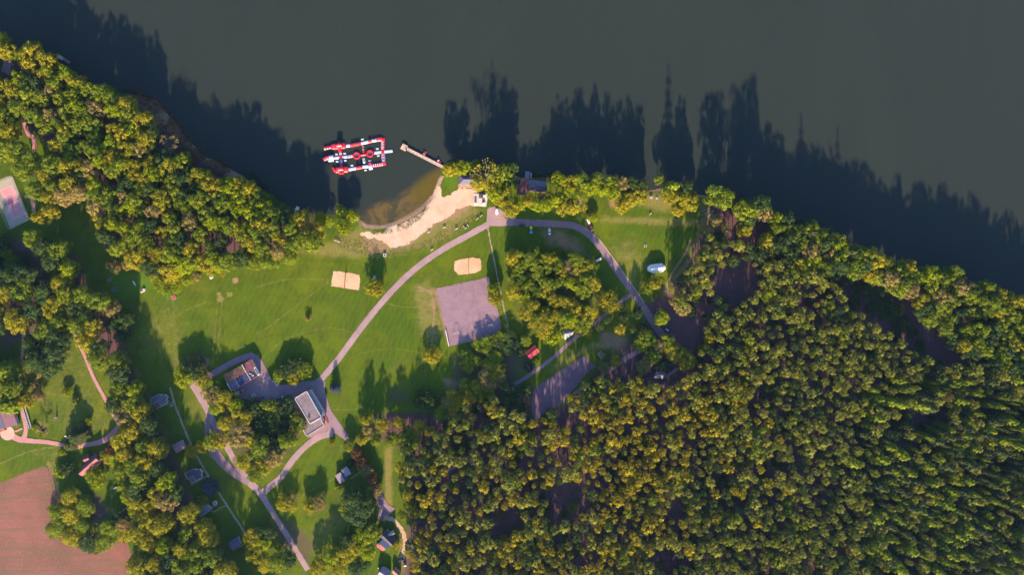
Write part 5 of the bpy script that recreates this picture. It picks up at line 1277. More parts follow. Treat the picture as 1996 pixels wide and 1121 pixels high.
# ------------------------------------------------------------------ building helpers
def centroid(p): return (sum(a[0] for a in p) / len(p), sum(a[1] for a in p) / len(p))
def inset(poly, d):
    c = centroid(poly); out = []
    for x, y in poly:
        l = math.hypot(x - c[0], y - c[1]) or 1; k = max(0.2, (l - d * 1.3) / l)
        out.append((c[0] + (x - c[0]) * k, c[1] + (y - c[1]) * k))
    return out
def rect(px, py, L, Wd, ang, z=3.0):
    """corners of a rectangle seen centred over px, py; L and Wd metres, ang degrees anticlockwise in the picture"""
    x, y = PZ(px, py, z); a = math.radians(ang); c, s_ = math.cos(a), math.sin(a)
    return [(x + u * L / 2 * c - v * Wd / 2 * s_, y + u * L / 2 * s_ + v * Wd / 2 * c) for u, v in ((-1, -1), (1, -1), (1, 1), (-1, 1))]
def corners(pts, z): return [PZ(p[0], p[1], z) for p in pts]
def openings(root, poly, z1, door_edge=0, every=3.2, skip=()):
    n = len(poly); a = sum(poly[i][0] * poly[(i + 1) % n][1] - poly[(i + 1) % n][0] * poly[i][1] for i in range(n))
    if a < 0: poly = poly[::-1]
    for i in range(n):
        if i in skip: continue
        p, q = poly[i], poly[(i + 1) % n]; L = math.dist(p, q)
        if L < 2.2: continue
        ang = math.atan2(q[1] - p[1], q[0] - p[0]); k = max(1, int(L / every))
        for j in range(k):
            t = (j + 0.5) / k; x, y = lerp(p, q, t); nx, ny = math.sin(ang), -math.cos(ang)
            if i == door_edge and j == 0:
                MB().box((x + nx * .03, y + ny * .03, 1.0), (0.95, 0.08, 2.0), ang).build('door', TIMBER, root)
            elif z1 > 2.0:
                w = MB().box((x + nx * .03, y + ny * .03, z1 * 0.55), (1.2, 0.07, 1.0), ang).build('window', WHITE, root)
                MB().box((x + nx * .05, y + ny * .05, z1 * 0.55), (1.0, 0.06, 0.8), ang).build('pane', GLASS, w)
def rims(root, poly, z, m, w=0.28, h=0.25, name='roof_edge'):
    b = MB(); n = len(poly)
    for i in range(n):
        p, q = poly[i], poly[(i + 1) % n]; L = math.dist(p, q)
        if L < .1: continue
        bar(b, lerp(p, q, 0.5 * w / L), lerp(p, q, 1 - 0.5 * w / L + 0.002 * i / L), w, h + 0.006 * i, z + h / 2)
    return b.build(name, m, root)
def flat_house(root, poly, z, wall, roof, rim=None, w=0.28, door=0):
    wp = inset(poly, 0.35)
    MB().prism(wp, 0, z).build('wall', wall, root); openings(root, wp, z, door)
    r = MB().prism(poly, z + 0.002, z + 0.18).build('roof', roof, root)
    if rim: rims(r, poly, z + 0.182, rim, w, 0.14)
    return r
def gable_house(root, c, ze, zr, wall, roof, over=0.4, ridge=None, trim=None, door=0, roof2=None):
    """c: four roof corners, the ridge runs from the middle of c3-c0 to the middle of c1-c2"""
    A, B, Cc, D = c
    wp = inset(c, over); a, b_, c_, d = wp
    m1, m2 = lerp(a, d, .5), lerp(b_, c_, .5)
    w = MB().prism(wp, 0, ze); zt = zr - 0.22
    w.add([(*a, ze), (*b_, ze), (*c_, ze), (*d, ze), (*m1, zt), (*m2, zt)], [(0, 3, 2, 1), (0, 1, 5, 4), (2, 3, 4, 5), (0, 4, 3), (1, 2, 5)])
    w.build('wall', wall, root); openings(root, wp, ze, door)
    R1, R2 = lerp(A, D, .5), lerp(B, Cc, .5)
    s1 = MB().slab([(*A, ze), (*B, ze), (*R2, zr), (*R1, zr)]).build('roof', roof, root)
    s2 = MB().slab([(*D, ze), (*Cc, ze), (*R2, zr), (*R1, zr)]).build('roof', roof2 or roof, root)
    rb = MB(); rb.tube((*R1, zr + .02), (*R2, zr + .02), .12, n=6); rb.build('ridge_cap', trim or roof, s1)
    return s1, s2
def hip_house(root, c, ze, zr, wall, roof, f=0.28, over=0.4, trim=None, door=0, posts=False, pieces=None):
    A, B, Cc, D = c
    m1, m2 = lerp(A, D, .5), lerp(B, Cc, .5); R1, R2 = lerp(m1, m2, f), lerp(m1, m2, 1 - f)
    wp = inset(c, over)
    if posts:
        for p in wp: MB().box((p[0], p[1], ze / 2), (0.16, 0.16, ze)).build('post', wall, root)
    else:
        MB().prism(wp, 0, ze - 0.1).build('wall', wall, root); openings(root, wp, ze - .1, door)
    P3 = lambda p, z: (p[0], p[1], z)
    qs = [[P3(A, ze), P3(B, ze), P3(R2, zr), P3(R1, zr)], [P3(Cc, ze), P3(D, ze), P3(R1, zr), P3(R2, zr)], [P3(D, ze), P3(A, ze), P3(R1, zr)], [P3(B, ze), P3(Cc, ze), P3(R2, zr)]]
    out = []
    for i, q in enumerate(qs): out.append(MB().slab(q, .1).build(pieces or 'roof', roof, root))
    if trim:
        t = MB()
        for p, r in ((A, R1), (D, R1), (B, R2), (Cc, R2)): t.tube((*p, ze + .02), (*r, zr + .02), .09, n=5)
        t.tube((*R1, zr + .02), (*R2, zr + .02), .09, n=5); t.build('ridge_cap', trim, root)
    return out
def base(name, px, py, label, cat, z=0.0, group=None):
    return empty(name, (0, 0, 0), 0, label, cat, group)

# blue-roofed pavilion on the beach
t = base('pavilion', 0, 0, 'beach pavilion with blue-grey hipped roof and timber deck beside the big tan tree', 'pavilion')
hip_house(t, corners([(894.5, 359.5), (931, 359.5), (931, 340.8), (894.5, 340.8)], 3), 2.9, 4.6, TIMBER_L, R_BLUE, 0.26, 0.5, R_GREY)
bb = MB()
for i in range(22): bb.box((P(894 + i * 1.6, 0)[0], P(0, 363)[1], 0.16), (0.5, 2.2, 0.1))
bb.build('deck', TIMBER_L, t)
# lakeside house
t = base('lakeside_house', 0, 0, 'lakeside house with dark purple roof and brown annex half hidden behind yellow trees', 'house')
flat_house(t, corners([(1015, 349), (1031, 349), (1029.5, 372), (1026, 381), (1007, 379), (1008.5, 359), (1014, 358)], 3), 3.0, BRICKW, R_TILE, None)
gable_house(t, corners([(1030.5, 372), (1067, 375), (1065, 353.5), (1031, 349.5)], 4), 3.6, 5.2, BRICKW, R_GREY)
MB().box((*P(1040, 360), 5.3), (.8, .8, 1.4)).build('chimney', BRICKW, t)
t = base('jetty', 0, 0, 'short purple-grey jetty behind the lakeside house', 'jetty')
c = PP([(1024, 334), (1032.5, 334), (1031, 349), (1023, 349)])
MB().prism(c, -0.1, 0.15).build('deck', R_PALE, t)
for p in c: MB().tube((p[0], p[1], -3), (p[0], p[1], .4), .12).build('post', TIMBER, t)
# red hut and tent
t = base('red_hut', 0, 0, 'small hut with bright red roof beside the footpath', 'hut')
gable_house(t, corners([(1033.7, 700.8), (1051.4, 685.7), (1042.8, 672.6), (1023, 687.7)], 3), 2.5, 3.3, TIMBER, R_RED, trim=R_RED)
MB().box((*P(1045, 690), 3.2), (.5, .5, .9)).build('chimney', STONE, t)
t = base('tent_pavilion', 0, 0, 'pale grey tent with pointed roof beside the footpath, under the lime tree', 'tent')
hip_house(t, corners([(1102, 663), (1116, 652.5), (1103, 641), (1089, 646)], 3), 2.4, 4.2, CANVAS_G, CANVAS_G, .38, .4, WHITE_D, posts=True, pieces='canvas')
hip_house(t, corners([(1104, 653), (1116, 653), (1118.5, 646), (1108, 643.5)], 3), 2.6, 3.6, CANVAS_G, CANVAS_G, .3, .3, None, posts=True, pieces='canvas')
t = base('shelter', 0, 0, 'small shelter with pale hipped roof almost hidden by trees below the road end', 'shelter')
hip_house(t, corners([(1274, 737), (1292, 739), (1298, 728), (1280, 724)], 3), 2.4, 3.6, WHITE_D, R_PALE, .3, .4, WHITE_D, posts=True)
# white marquee
t = base('marquee', 0, 0, 'white party marquee with rounded ends on the grass by the wheel tracks', 'tent')
mq = corners([(1262.8, 520.6), (1268.7, 515.7), (1279.5, 514.2), (1290, 513), (1297, 518.6), (1297.7, 524), (1291, 530.4), (1282, 531.4), (1273.6, 532.7), (1263, 527.4)], 2.4)
r1, rm, r2 = PZ(1271.5, 524, 3.8), PZ(1281, 522.7, 3.8), PZ(1290, 521.6, 3.8)
e3 = lambda p, z=2.3: (p[0], p[1], z)
for q in ([mq[0], mq[1], r1], [mq[1], mq[2], rm, r1], [mq[2], mq[3], r2, rm], [mq[3], mq[4], r2], [mq[4], mq[5], r2], [mq[5], mq[6], r2], [mq[6], mq[7], rm, r2], [mq[7], mq[8], r1, rm], [mq[8], mq[9], r1], [mq[9], mq[0], r1]):
    MB().slab([e3(q[0]), e3(q[1])] + [e3(p, 3.8) for p in q[2:]], .05).build('canvas', CANVAS, t)
    p, q2 = q[0], q[1]
    b = MB(); bar(b, p, q2, .05, 2.1, 1.15); b.build('side_curtain', CANVAS, t)
sm = MB()
for a_, b_ in ((mq[1], r1), (mq[2], rm), (mq[3], r2), (mq[6], r2), (mq[7], rm), (mq[8], r1)): sm.tube(e3(a_, 2.34), e3(b_, 3.84), .06, n=5)
sm.tube(e3(r1, 3.84), e3(r2, 3.84), .07, n=5); sm.build('seam', WHITE, t)

# long workshop with rusty sheet roof, half of it tarpaulin
t = base('workshop', 0, 0, 'long workshop with rusty sheet roof at the back and blue tarpaulin roof in front', 'workshop')
zb = 4.2
BL_, BR_, FR_, FL_ = corners([(434, 733), (490, 700.5), (506, 731), (451, 763)], zb)
MB().prism(inset([BL_, BR_, FR_, FL_], .5), 0, 3.4).build('wall', WHITE_D, t)
openings(t, inset([BL_, BR_, FR_, FL_], .5), 3.2)
mB, mF = lerp(BL_, FL_, .50), lerp(BR_, FR_, .50)
for i in range(7):
    t0, t1 = [0, .1, .2, .3, .41, .52, .66, .66][i], [.097, .197, .297, .407, .517, .655, .66][i]
    if i == 6: t0, t1 = .69, 1.0
    q = [lerp(BL_, BR_, t0), lerp(BL_, BR_, t1), lerp(mB, mF, t1), lerp(mB, mF, t0)]
    z0 = 4.3 + 0.05 * (i % 2)
    m_ = R_RUST if i < 6 else R_TILE
    s_ = MB().slab([(*q[0], 3.7), (*q[1], 3.7), (*q[2], z0), (*q[3], z0)], .08).build('roof_panel', m_, t)
    rib = MB()
    for j in range(5 if i < 6 else 2):
        f = (j + .5) / (5 if i < 6 else 2); a_ = lerp(q[0], q[1], f); b_ = lerp(q[3], q[2], f)
        rib.tube((*a_, 3.74), (*b_, z0 + .04), .11, n=5)
    rib.build('rib', m_, s_)
for k, (t0, t1, z0, m_) in enumerate([(0.0, .28, 3.55, R_BLUE), (.285, .66, 3.8, TARP), (.69, .93, 3.6, R_DARK)]):
    q = [lerp(mB, mF, t0), lerp(mB, mF, t1), lerp(FL_, FR_, t1), lerp(FL_, FR_, t0)]
    s_ = MB().slab([(*q[0], z0 + .2), (*q[1], z0 + .2), (*q[2], z0), (*q[3], z0)], .1).build('roof_panel', m_, t)
    if k == 1:
        ty = MB()
        for i in range(6):
            for j in range(4):
                u = (i + .5 + random.uniform(-.2, .2)) / 6; v = (j + .5 + random.uniform(-.2, .2)) / 4
                x, y = lerp(lerp(q[0], q[1], u), lerp(q[3], q[2], u), v); ty.ring((x, y, z0 + .32 - .2 * v), .3, .12, 8, 5)
        ty.build('tyre_weights', RUBBER, s_)['kind'] = 'stuff'
    if k == 2:
        for i in range(5):
            u, v = random.uniform(.1, .9), random.uniform(.15, .85); x, y = lerp(lerp(q[0], q[1], u), lerp(q[3], q[2], u), v)
            MB().box((x, y, z0 + .45), (random.uniform(.6, 1.6), random.uniform(.4, .9), .4), random.uniform(0, 3)).build('crate', [WHITE_D, R_BLUE, TIMBER_L][i % 3], s_)
for f in (.0, .275, .675): 
    b = MB(); bar(b, lerp(mB, mF, f), lerp(FL_, FR_, f), .3, .5, 3.95); b.build('fire_wall', WHITE_D, t)
b = MB(); bar(b, lerp(BL_, BR_, .675), lerp(mB, mF, .675), .45, .6, 4.3); b.build('fire_wall', WHITE_D, t)
b = MB(); bar(b, FL_, lerp(FL_, FR_, .93), .25, .35, 3.85); b.build('gutter', R_PINK, t)
q = [lerp(mB, mF, .94), lerp(mB, mF, 1.0), FR_, lerp(FL_, FR_, .94)]
s_ = MB().prism(q, 3.4, 4.3).build('parapet', WHITE, t)
MB().prism(inset(q, .45), 4.302, 4.33).build('hatch', R_DARK, s_)

# flat-roofed building
t = base('flat_roofed_building', 0, 0, 'big flat-roofed building with white roof edges between courtyard and lane', 'building')
zm = 6.4
mainp = corners([(574.9, 777.1), (598, 763), (626.6, 813.5), (604.5, 826.4)], zm)
MB().prism(inset(mainp, .2), 0, zm).build('wall', CREAM, t); openings(t, inset(mainp, .2), 5.0)
r = MB().prism(mainp, zm + .002, zm + .2).build('roof', R_FELT, t); rims(r, mainp, zm + .202, WHITE_D, .4, .3)
for f in (.28, .52, .75):
    b = MB(); bar(b, lerp(mainp[0], mainp[3], f), lerp(mainp[1], mainp[2], f), .12, .02, zm + .214); b.build('seam', R_GREY, r)
MB().box((*PZ(602, 816, 7), zm + .75), (.8, .8, 1.1), .5).build('chimney', ORANGE, r)
es = corners([(598.6, 763.2), (604, 760.8), (633.5, 809), (627.2, 812.8)], 4.6)
MB().prism(inset(es, .15), 0, 4.2).build('wall', CREAM, t)
r = MB().prism(es, 4.202, 4.4).build('side_roof', R_PALE, t); rims(r, es, 4.402, WHITE_D, .3, .2)
for i in range(9):
    f = .05 + .9 * (i + .5) / 9; p = lerp(lerp(es[0], es[3], f), lerp(es[1], es[2], f), .38)
    an = math.atan2(es[3][1] - es[0][1], es[3][0] - es[0][0])
    w = MB().box((p[0], p[1], 4.55), (1.35, .95, .3), an).build('skylight', WHITE, r)
    MB().box((p[0], p[1], 4.72), (.95, .6, .05), an).build('pane', GLASS, w)
lo = corners([(584.8, 828), (599.2, 819.8), (604.8, 827.6), (624.2, 816), (631.8, 830), (598, 850.8)], 4)
MB().prism(inset(lo, .25), 0, 3.8).build('wall', CREAM, t); openings(t, inset(lo, .25), 3.4, 3)
r = MB().prism(lo, 3.802, 4.0).build('roof', R_FELT, t); rims(r, lo, 4.002, WHITE_D, .36, .25)
b = MB(); bar(b, lerp(lo[0], lo[5], .42), PZ(603.8, 828.5, 4), .1, .03, 4.02); b.build('seam', R_GREY, r)
te = corners([(627, 814.5), (634, 810.5), (640.5, 825), (633, 829.5)], 1)
r = MB().prism(te, 0.05, .5).build('terrace', R_TILE, t)
MB().prism(corners([(629, 821), (634, 819), (638, 825), (633.5, 828.5)], 1), .502, .62).build('mat', ORANGE, r)
MB().box((*PZ(629.5, 807, 5), 4.6), (2.6, 2.4, .9), an).build('roof_box', R_BLUE, t)
MB().box((*PZ(626.5, 817.5, 2), 1.2), (1.6, 4.0, 1.6), an + 1.57).build('steps', WHITE, t)

# cabins by the gravel path
def z_cabin(ox, oy, label, roof):
    t = base('cabin', 0, 0, label, 'cabin', group='cabins along the gravel path')
    pl = [(0, 10), (19, 0), (22, 3), (29, 1), (35, 8), (32, 11), (34, 18), (21.5, 23.5), (16, 13.5), (5, 20)]
    p = corners([(ox + a, oy + b_) for a, b_ in pl], 3)
    flat_house(t, p, 2.8, WHITE_D, roof, WHITE_D, .22)
    tr = corners([(ox + a, oy + b_) for a, b_ in [(5.5, 20.4), (15.8, 14.2), (21.2, 24), (13, 29.5)]], 0)
    MB().prism(tr, .05, .3).build('terrace', R_PINK, t)
    b = MB(); bar(b, *corners([(ox + 12.5, oy + 30), (ox + 33, oy + 19)], 1), .2, .9, .5); b.build('railing', WHITE, t)
z_cabin(292, 768, 'uppermost stepped flat-roofed cabin with white roof edge and front railing', R_GREY)
z_cabin(360, 914, 'stepped flat-roofed cabin between the pink-roofed cabin and the grey-blue conifer', R_DARK)
t = base('cabin', 0, 0, 'small cabin with pinkish red roof beside the gravel path', 'cabin', group='cabins along the gravel path')
gable_house(t, corners([(344, 884.5), (360.5, 874), (353.5, 858.5), (334.2, 869)], 3), 2.5, 3.4, WHITE_D, R_PINK, trim=R_PINK)
MB().box((*PZ(357.5, 871, 1.5), 1.0), (.3, 3.2, 1.6), .5).build('porch_screen', WHITE, t)
t = base('cabin', 0, 0, 'square cabin with pale lilac roof partly under a small yellow tree', 'cabin', group='cabins along the gravel path')
flat_house(t, corners([(379, 989), (396, 980), (413, 993), (391, 1009.5)], 3), 2.7, WHITE_D, R_PALE, WHITE_D)
t = base('garden_shed', 0, 0, 'tiny white-edged shed beside the pale square cabin', 'shed')
flat_house(t, corners([(415, 980), (420, 976.5), (423, 984), (418, 987)], 2), 2.0, WHITE_D, R_PINK, WHITE)
t = base('cabin', 0, 0, 'lowest cabin on the path, with plain blue-grey roof', 'cabin', group='cabins along the gravel path')
gable_house(t, corners([(454, 1076), (469, 1063.5), (463, 1047), (443.6, 1059.5)], 3), 2.5, 3.2, WHITE_D, R_BLUE)
t = base('cabin', 0, 0, 'grey cabin with two offset roofs on the triangular lawn', 'cabin')
flat_house(t, corners([(665, 917), (676, 909.6), (685, 924), (674, 931)], 3), 3.0, TIMBER, R_PALE, None)
flat_house(t, corners([(652.6, 928), (663.4, 921.8), (672.6, 938.4), (662, 943.8)], 3), 2.6, TIMBER, R_PALE, None)
MB().prism(corners([(664.2, 921), (668.8, 919.5), (678.6, 934.2), (673.5, 938)], 2), .1, 2.2).build('dark_gap_block', R_DARK, t)  # added dark block, stands in for the dark gap between both roofs
t = base('house', 0, 0, 'house with brown-and-white cross gabled roof by the sandy track', 'house')
gable_house(t, corners([(737, 1048.6), (760, 1067), (771.5, 1056), (753.6, 1034)], 4), 3.0, 5.6, CREAM, R_DARK)
gable_house(t, corners([(731, 1066), (745, 1077), (762, 1064), (748, 1050)], 4), 2.9, 5.0, CREAM, R_TILE, roof2=WHITE_D)
gable_house(t, corners([(756, 1051), (770, 1042.5), (766, 1036), (752, 1045)], 4), 3.4, 4.6, CREAM, R_DARK, roof2=WHITE_D)
MB().box((*PZ(739, 1063, 5), 4.6), (.7, .7, 1.2)).build('chimney', DARKM, t)
t = base('house', 0, 0, 'half-hidden lilac-roofed house cut by the lower edge', 'house')
gable_house(t, corners([(735, 1124), (752, 1135), (762, 1118), (745, 1107)], 4), 2.8, 4.2, CREAM, R_PALE)
for i in range(5):
    MB().box((*P(738 + i * 3.2, 1108 - i % 2 * 3), .5), (.7, .7, 1.0), i).build('porch_box', [WHITE_D, R_BLUE][i % 2], t)
t = base('shed', 0, 0, 'brown-roofed shed at the lower edge right of the half-hidden house', 'shed')
gable_house(t, corners([(763, 1118), (775, 1130), (782, 1118), (770, 1107)], 3), 2.2, 3.0, TIMBER, R_RUST)

# houses on the left
t = base('house', 0, 0, 'house with large pink roof beside the round terrace at the left edge', 'house')
gable_house(t, corners([(21, 797), (33, 830), (-9, 839), (-20, 806)], 4), 3.2, 5.2, CREAM, R_PINK, roof2=R_BLUE)
MB().prism(corners([(-12, 838), (7, 831), (8, 840), (-8, 847)], 3), 0, 2.8).build('porch', BRICKW, t)
t = base('red_roofed_house', 0, 0, 'house with dark red roof and dormer behind the bright lime tree', 'house')
gable_house(t, corners([(157, 931), (194, 904), (183, 884), (151, 918)], 5), 3.0, 5.8, BRICKW, R_TILE, trim=R_TILE)
gable_house(t, corners([(159, 893), (170, 887), (175, 900), (164, 903)], 5), 4.0, 5.4, BRICKW, R_TILE)
t = base('brick_hut', 0, 0, 'hut with pale lilac roof on a brick yard in the upper left corner', 'hut')
flat_house(t, corners([(4.8, 123.5), (22, 126), (18, 144), (2.2, 137.5)], 3), 2.8, BRICKW, R_PALE, None)
t = base('garden_hut', 0, 0, 'small white hut beside a red path near the tennis court', 'hut')
gable_house(t, corners([(27, 311), (37, 316), (40, 307), (31, 302.5)], 2.5), 2.2, 3.0, WHITE, R_PALE)

# beach platform with posts and changing boxes
t = base('beach_platform', 0, 0, 'pale concrete platform between sand and parking area', 'platform')
MB().prism(PP([(924, 377), (952, 378), (947.6, 403), (924.5, 401)]), 0.02, .22).build('slab', CONC, t)
for i, (px, py, nm) in enumerate([(936, 384, 'left picnic table on the beach platform'), (941, 383.5, 'middle picnic table on the beach platform'), (942.5, 394, 'lower picnic table on the beach platform')]):
    q = base('picnic_table', 0, 0, 'dark ' + nm, 'table', group='tables on the beach platform'); x, y = P(px, py)
    MB().box((x, y, .95), (.7, 1.8, .07)).build('table_top', TIMBER, q)
    for sx in (-.75, .75): MB().box((x + sx, y, .65), (.3, 1.8, .06)).build('seat', DARKM, q)
    for sy in (-.7, .7): MB().box((x, y + sy, .56), (1.6, .08, .68)).build('leg', TIMBER, q)
for px, py, nm, hh in [(927, 398, 'white changing box with tall pole at the lower left corner of the platform', 5.0), (943.5, 397.5, 'white box at the lower right of the beach platform', 2.2), (944.5, 383, 'white box beside the picnic tables of the beach platform', 2.2)]:
    q = base('changing_box', 0, 0, nm, 'box'); x, y = P(px, py)
    MB().box((x, y, .22 + .75), (1.3, 1.3, 1.5), .1).build('cabin', WHITE, q); MB().box((x, y, 1.76), (1.5, 1.5, .08), .1).build('lid', WHITE, q)
    MB().tube((x, y + .5, 1.8), (x, y + .5, hh), .06).build('pole', METAL, q)

# ------------------------------------------------------------------ pier, boats
t = base('pier', 0, 0, 'long pale wooden pier with square head reaching out from the beach', 'pier')
a0, a1 = P(789.5, 288), P(867, 327.5); an = math.atan2(a1[1] - a0[1], a1[0] - a0[0]); L = math.dist(a0, a1)
pk = MB(); n = int(L / .32)
for i in range(n):
    x, y = lerp(a0, a1, (i + .5) / n); pk.box((x, y, .3 + random.uniform(-.012, .012)), (.29, 2.0, .06), an)
o = pk.build('planks', TIMBER_L, t); o['kind'] = 'stuff'
x, y = P(787.8, 287.3); hd = MB()
for i in range(12): hd.box((x + math.cos(an) * (i - 5.5) * .32, y + math.sin(an) * (i - 5.5) * .32, .4 + random.uniform(-.012, .012)), (.29, 4.0, .06), an)
o = hd.build('head_planks', TIMBER_L, t); o['kind'] = 'stuff'
for s_ in (-.85, .85):
    b = MB(); dx, dy = -math.sin(an) * s_, math.cos(an) * s_
    bar(b, (a0[0] + dx, a0[1] + dy), (a1[0] + dx, a1[1] + dy), .15, .2, .16); b.build('beam', TIMBER, t)
for i in range(9):
    for s_ in (-.95, .95):
        p = lerp(a0, a1, i / 9); px_, py_ = p[0] - math.sin(an) * s_, p[1] + math.cos(an) * s_
        MB().tube((px_, py_, -4), (px_, py_, .62), .12).build('pile', TIMBER, t)
MB().box((*P(792, 291.5), .7), (.7, .7, .7), an).build('bollard_box', DARKM, t)
def pedal_boat(px, py, ang, label):
    q = empty('pedal_boat', (*P(px, py), WATER_Z), math.radians(ang), label, 'boat', 'pedal boats by the pier')
    for s_ in (-.55, .55):
        MB().prism([(-1.5, s_ - .28), (1.2, s_ - .28), (1.65, s_), (1.2, s_ + .28), (-1.5, s_ + .28)], -.15, .38).build('hull', RED_V, q)
    MB().box((-.1, 0, .40), (2.2, 1.0, .1)).build('deck', RED_D, q)
    for s_ in (-.38, .38):
        st = MB().box((-.5, s_, .6), (.6, .55, .22)).build('seat', WHITE_V, q)
        MB().box((-.85, s_, .82), (.14, .55, .5)).build('backrest', WHITE_V, st)
    MB().box((.75, 0, .62), (.25, .9, .3)).build('console', RED_V, q)
pedal_boat(827.3, 298.5, 66, 'red pedal boat tied midway along the pier')
pedal_boat(855.5, 314.5, -52, 'red and white pedal boat near the shore end of the pier')
def rowing_boat(px, py, ang, label, m=WHITE):
    q = empty('rowing_boat', (*P(px, py), WATER_Z), math.radians(ang), label, 'boat')
    o_ = [(-1.7, -.55), (.6, -.62), (1.5, -.3), (1.9, 0), (1.5, .3), (.6, .62), (-1.7, .55)]
    MB().prism([(x * .85, y * .8) for x, y in o_], -.15, .4, o_).build('hull', m, q)
    MB().prism([(x * .86, y * .78) for x, y in o_], .402, .43).build('interior', R_GREY, q)
    for xx in (-1.0, .1): MB().box((xx, 0, .46), (.3, 1.0, .06)).build('seat', TIMBER_L, q)
rowing_boat(1034.8, 341.5, 88, 'white rowing boat beside the short jetty of the lakeside house')
t = base('floating_dock', 0, 0, 'small pale dock with steps at the upper left shore', 'dock')
for (px, py, l, w_, m_) in [(118, 111, 4.5, 2.2, WHITE_D), (125, 114, 2.5, 1.6, R_PALE), (131, 118.5, 4.0, 1.8, R_PINK)]:
    MB().box((*P(px, py), .05), (l, w_, .25), math.radians(-32)).build('deck', m_, t)
for px, py in ((114, 108), (122, 114), (128, 116), (134, 121)): MB().tube((*P(px, py), -3), (*P(px, py), .5), .1).build('post', TIMBER, t)
t = base('small_dock', 0, 0, 'small blue-white dock below the left wood', 'dock')
MB().box((*P(578.5, 408.5), .0), (4.2, 2.2, .3), math.radians(65)).build('deck', CANVAS, t)
for px, py in ((576, 413), (581, 404)): MB().tube((*P(px, py), -3), (*P(px, py), .6), .1).build('post', TIMBER, t)
rowing_boat(573, 414, 20, 'dark rowing boat beside the small blue-white dock', R_DARK)

# ------------------------------------------------------------------ inflatable water park
wp_ = base('inflatable_water_park', 0, 0, 'red and white inflatable water park floating off the beach', 'water park')
def mod(name, x0, y0, x1, y1, w, h, m, taper=.88, ribs=0, rm=None, parent=None):
    a, b = P(x0, y0), P(x1, y1); L = math.dist(a, b); an_ = math.atan2(b[1] - a[1], b[0] - a[0]); c = lerp(a, b, .5)
    pr = [(-.46, 0), (-.5, .25), (-.48, .6), (-.36, .88), (-.18, 1), (.18, 1), (.36, .88), (.48, .6), (.5, .25), (.46, 0)]
    bx = MB(); n_ = len(pr); vs = []; fs = []; ca, sa = math.cos(an_), math.sin(an_)
    st = [(-.5, .82, .55), (-.5 + .12 / max(L, .5), .95, .85), (-.5 + .3 / max(L, .5), 1, 1), (.5 - .3 / max(L, .5), 1, 1), (.5 - .12 / max(L, .5), .95, .85), (.5, .82, .55)]
    for u, kw, kh in st:
        for v, z in pr:
            X, Y = u * L, v * w * kw * (1 - (1 - taper) * z)
            vs.append((c[0] + X * ca - Y * sa, c[1] + X * sa + Y * ca, WATER_Z - .12 + z * h * kh))
    for i in range(len(st) - 1):
        for j in range(n_): fs.append((i * n_ + j, (i + 1) * n_ + j, (i + 1) * n_ + (j + 1) % n_, i * n_ + (j + 1) % n_))
    fs += [tuple(range(n_)), tuple(range(len(vs) - 1, len(vs) - 1 - n_, -1))]
    q = bx.add(vs, fs).build(name, m, parent or wp_)
    k_ = int(L / 1.6)
    if k_ > 1:
        sb_ = MB()
        for i in range(1, k_):
            p = lerp(a, b, i / k_); sb_.box((p[0], p[1], WATER_Z - .12 + h + .012), (.07, w * .4, .02), an_)
        sb_.build('seam', RED_D if m in (WHITE_V, LILAC_V) else WHITE_V, q)
    for i in range(ribs):
        f = (i + .5) / ribs; p = lerp(a, b, f)
        MB().box((p[0], p[1], WATER_Z + h + .1), (L / ribs * .42, w * .82, .4), an_, .8).build('rib', rm or RED_V, q)
    return q
def up(px, py, r, h, m, name='bumper', parent=None):
    return MB().lathe((*P(px, py), WATER_Z), [(r * .9, -.05), (r, .2), (r, h * .7), (r * .8, h), (r * .3, h + .1)], 12).build(name, m, parent or wp_, True)
# upper row
mod('wave_ramp', 631, 289, 648, 285.5, 2.3, .7, RED_V, ribs=4, rm=RED_D)
for i in range(3): up(633.5 + i * 5, 290.2 - i * 1.0, .55, 1.0, WHITE_V, 'bumper')
mod('tower_base', 646, 286, 673, 283.5, 4.0, 1.2, RED_V)
mod('tower', 657, 284.6, 668, 283.6, 3.4, 3.2, RED_V, .7)
mod('tower_arm', 662.4, 290, 660.5, 276.5, 2.0, 2.0, RED_D, .85)
mod('walkway', 674, 284.2, 682.5, 283.2, 2.2, .5, WHITE_V)
q = mod('hurdle_course', 683, 283, 703, 279, 2.4, .6, RED_V)
for i in range(4): up(686 + i * 4.4, 282.4 - i * 0.9, .6, 1.3, [RED_D, RED_V][i % 2], 'bumper', q)
mod('walkway', 703.5, 279.2, 718, 275.7, 2.2, .5, WHITE_V)
mod('vault_block', 718.2, 275.4, 724, 274.2, 2.6, 1.3, RED_V, .8)
q = mod('walkway', 724.2, 274.2, 734, 272.4, 2.2, .55, WHITE_V)
up(729, 273.4, .7, 1.2, LILAC_V, 'bumper', q)
mod('corner_ramp', 733, 271.8, 745, 270.4, 2.8, 1.0, RED_V)
mod('corner', 741, 271, 749.6, 272.6, 3.0, .8, RED_V)
# right column
q = mod('ladder_track', 745.9, 274, 745.9, 291.5, 2.4, .6, RED_V)
for i in range(6): MB().box((*P(745.4, 276 + i * 2.8), WATER_Z + .6), ((1.9, 1.1)[i % 2], .42, .24)).build('rung', WHITE_V, q)
mod('crossing', 746, 292, 746, 299, 2.6, .7, RED_D)
q = mod('net_track', 746.4, 299.4, 747.6, 314.5, 2.4, .6, LILAC_V)
for i in range(5): MB().box((*P(746.6 + i * .2, 301.2 + i * 2.9), WATER_Z + .62), (1.7, .4, .22), .1).build('rung', [WHITE_V, RED_D][i % 2], q)
mod('corner', 748, 314.5, 748.4, 321.5, 2.8, .8, RED_V)
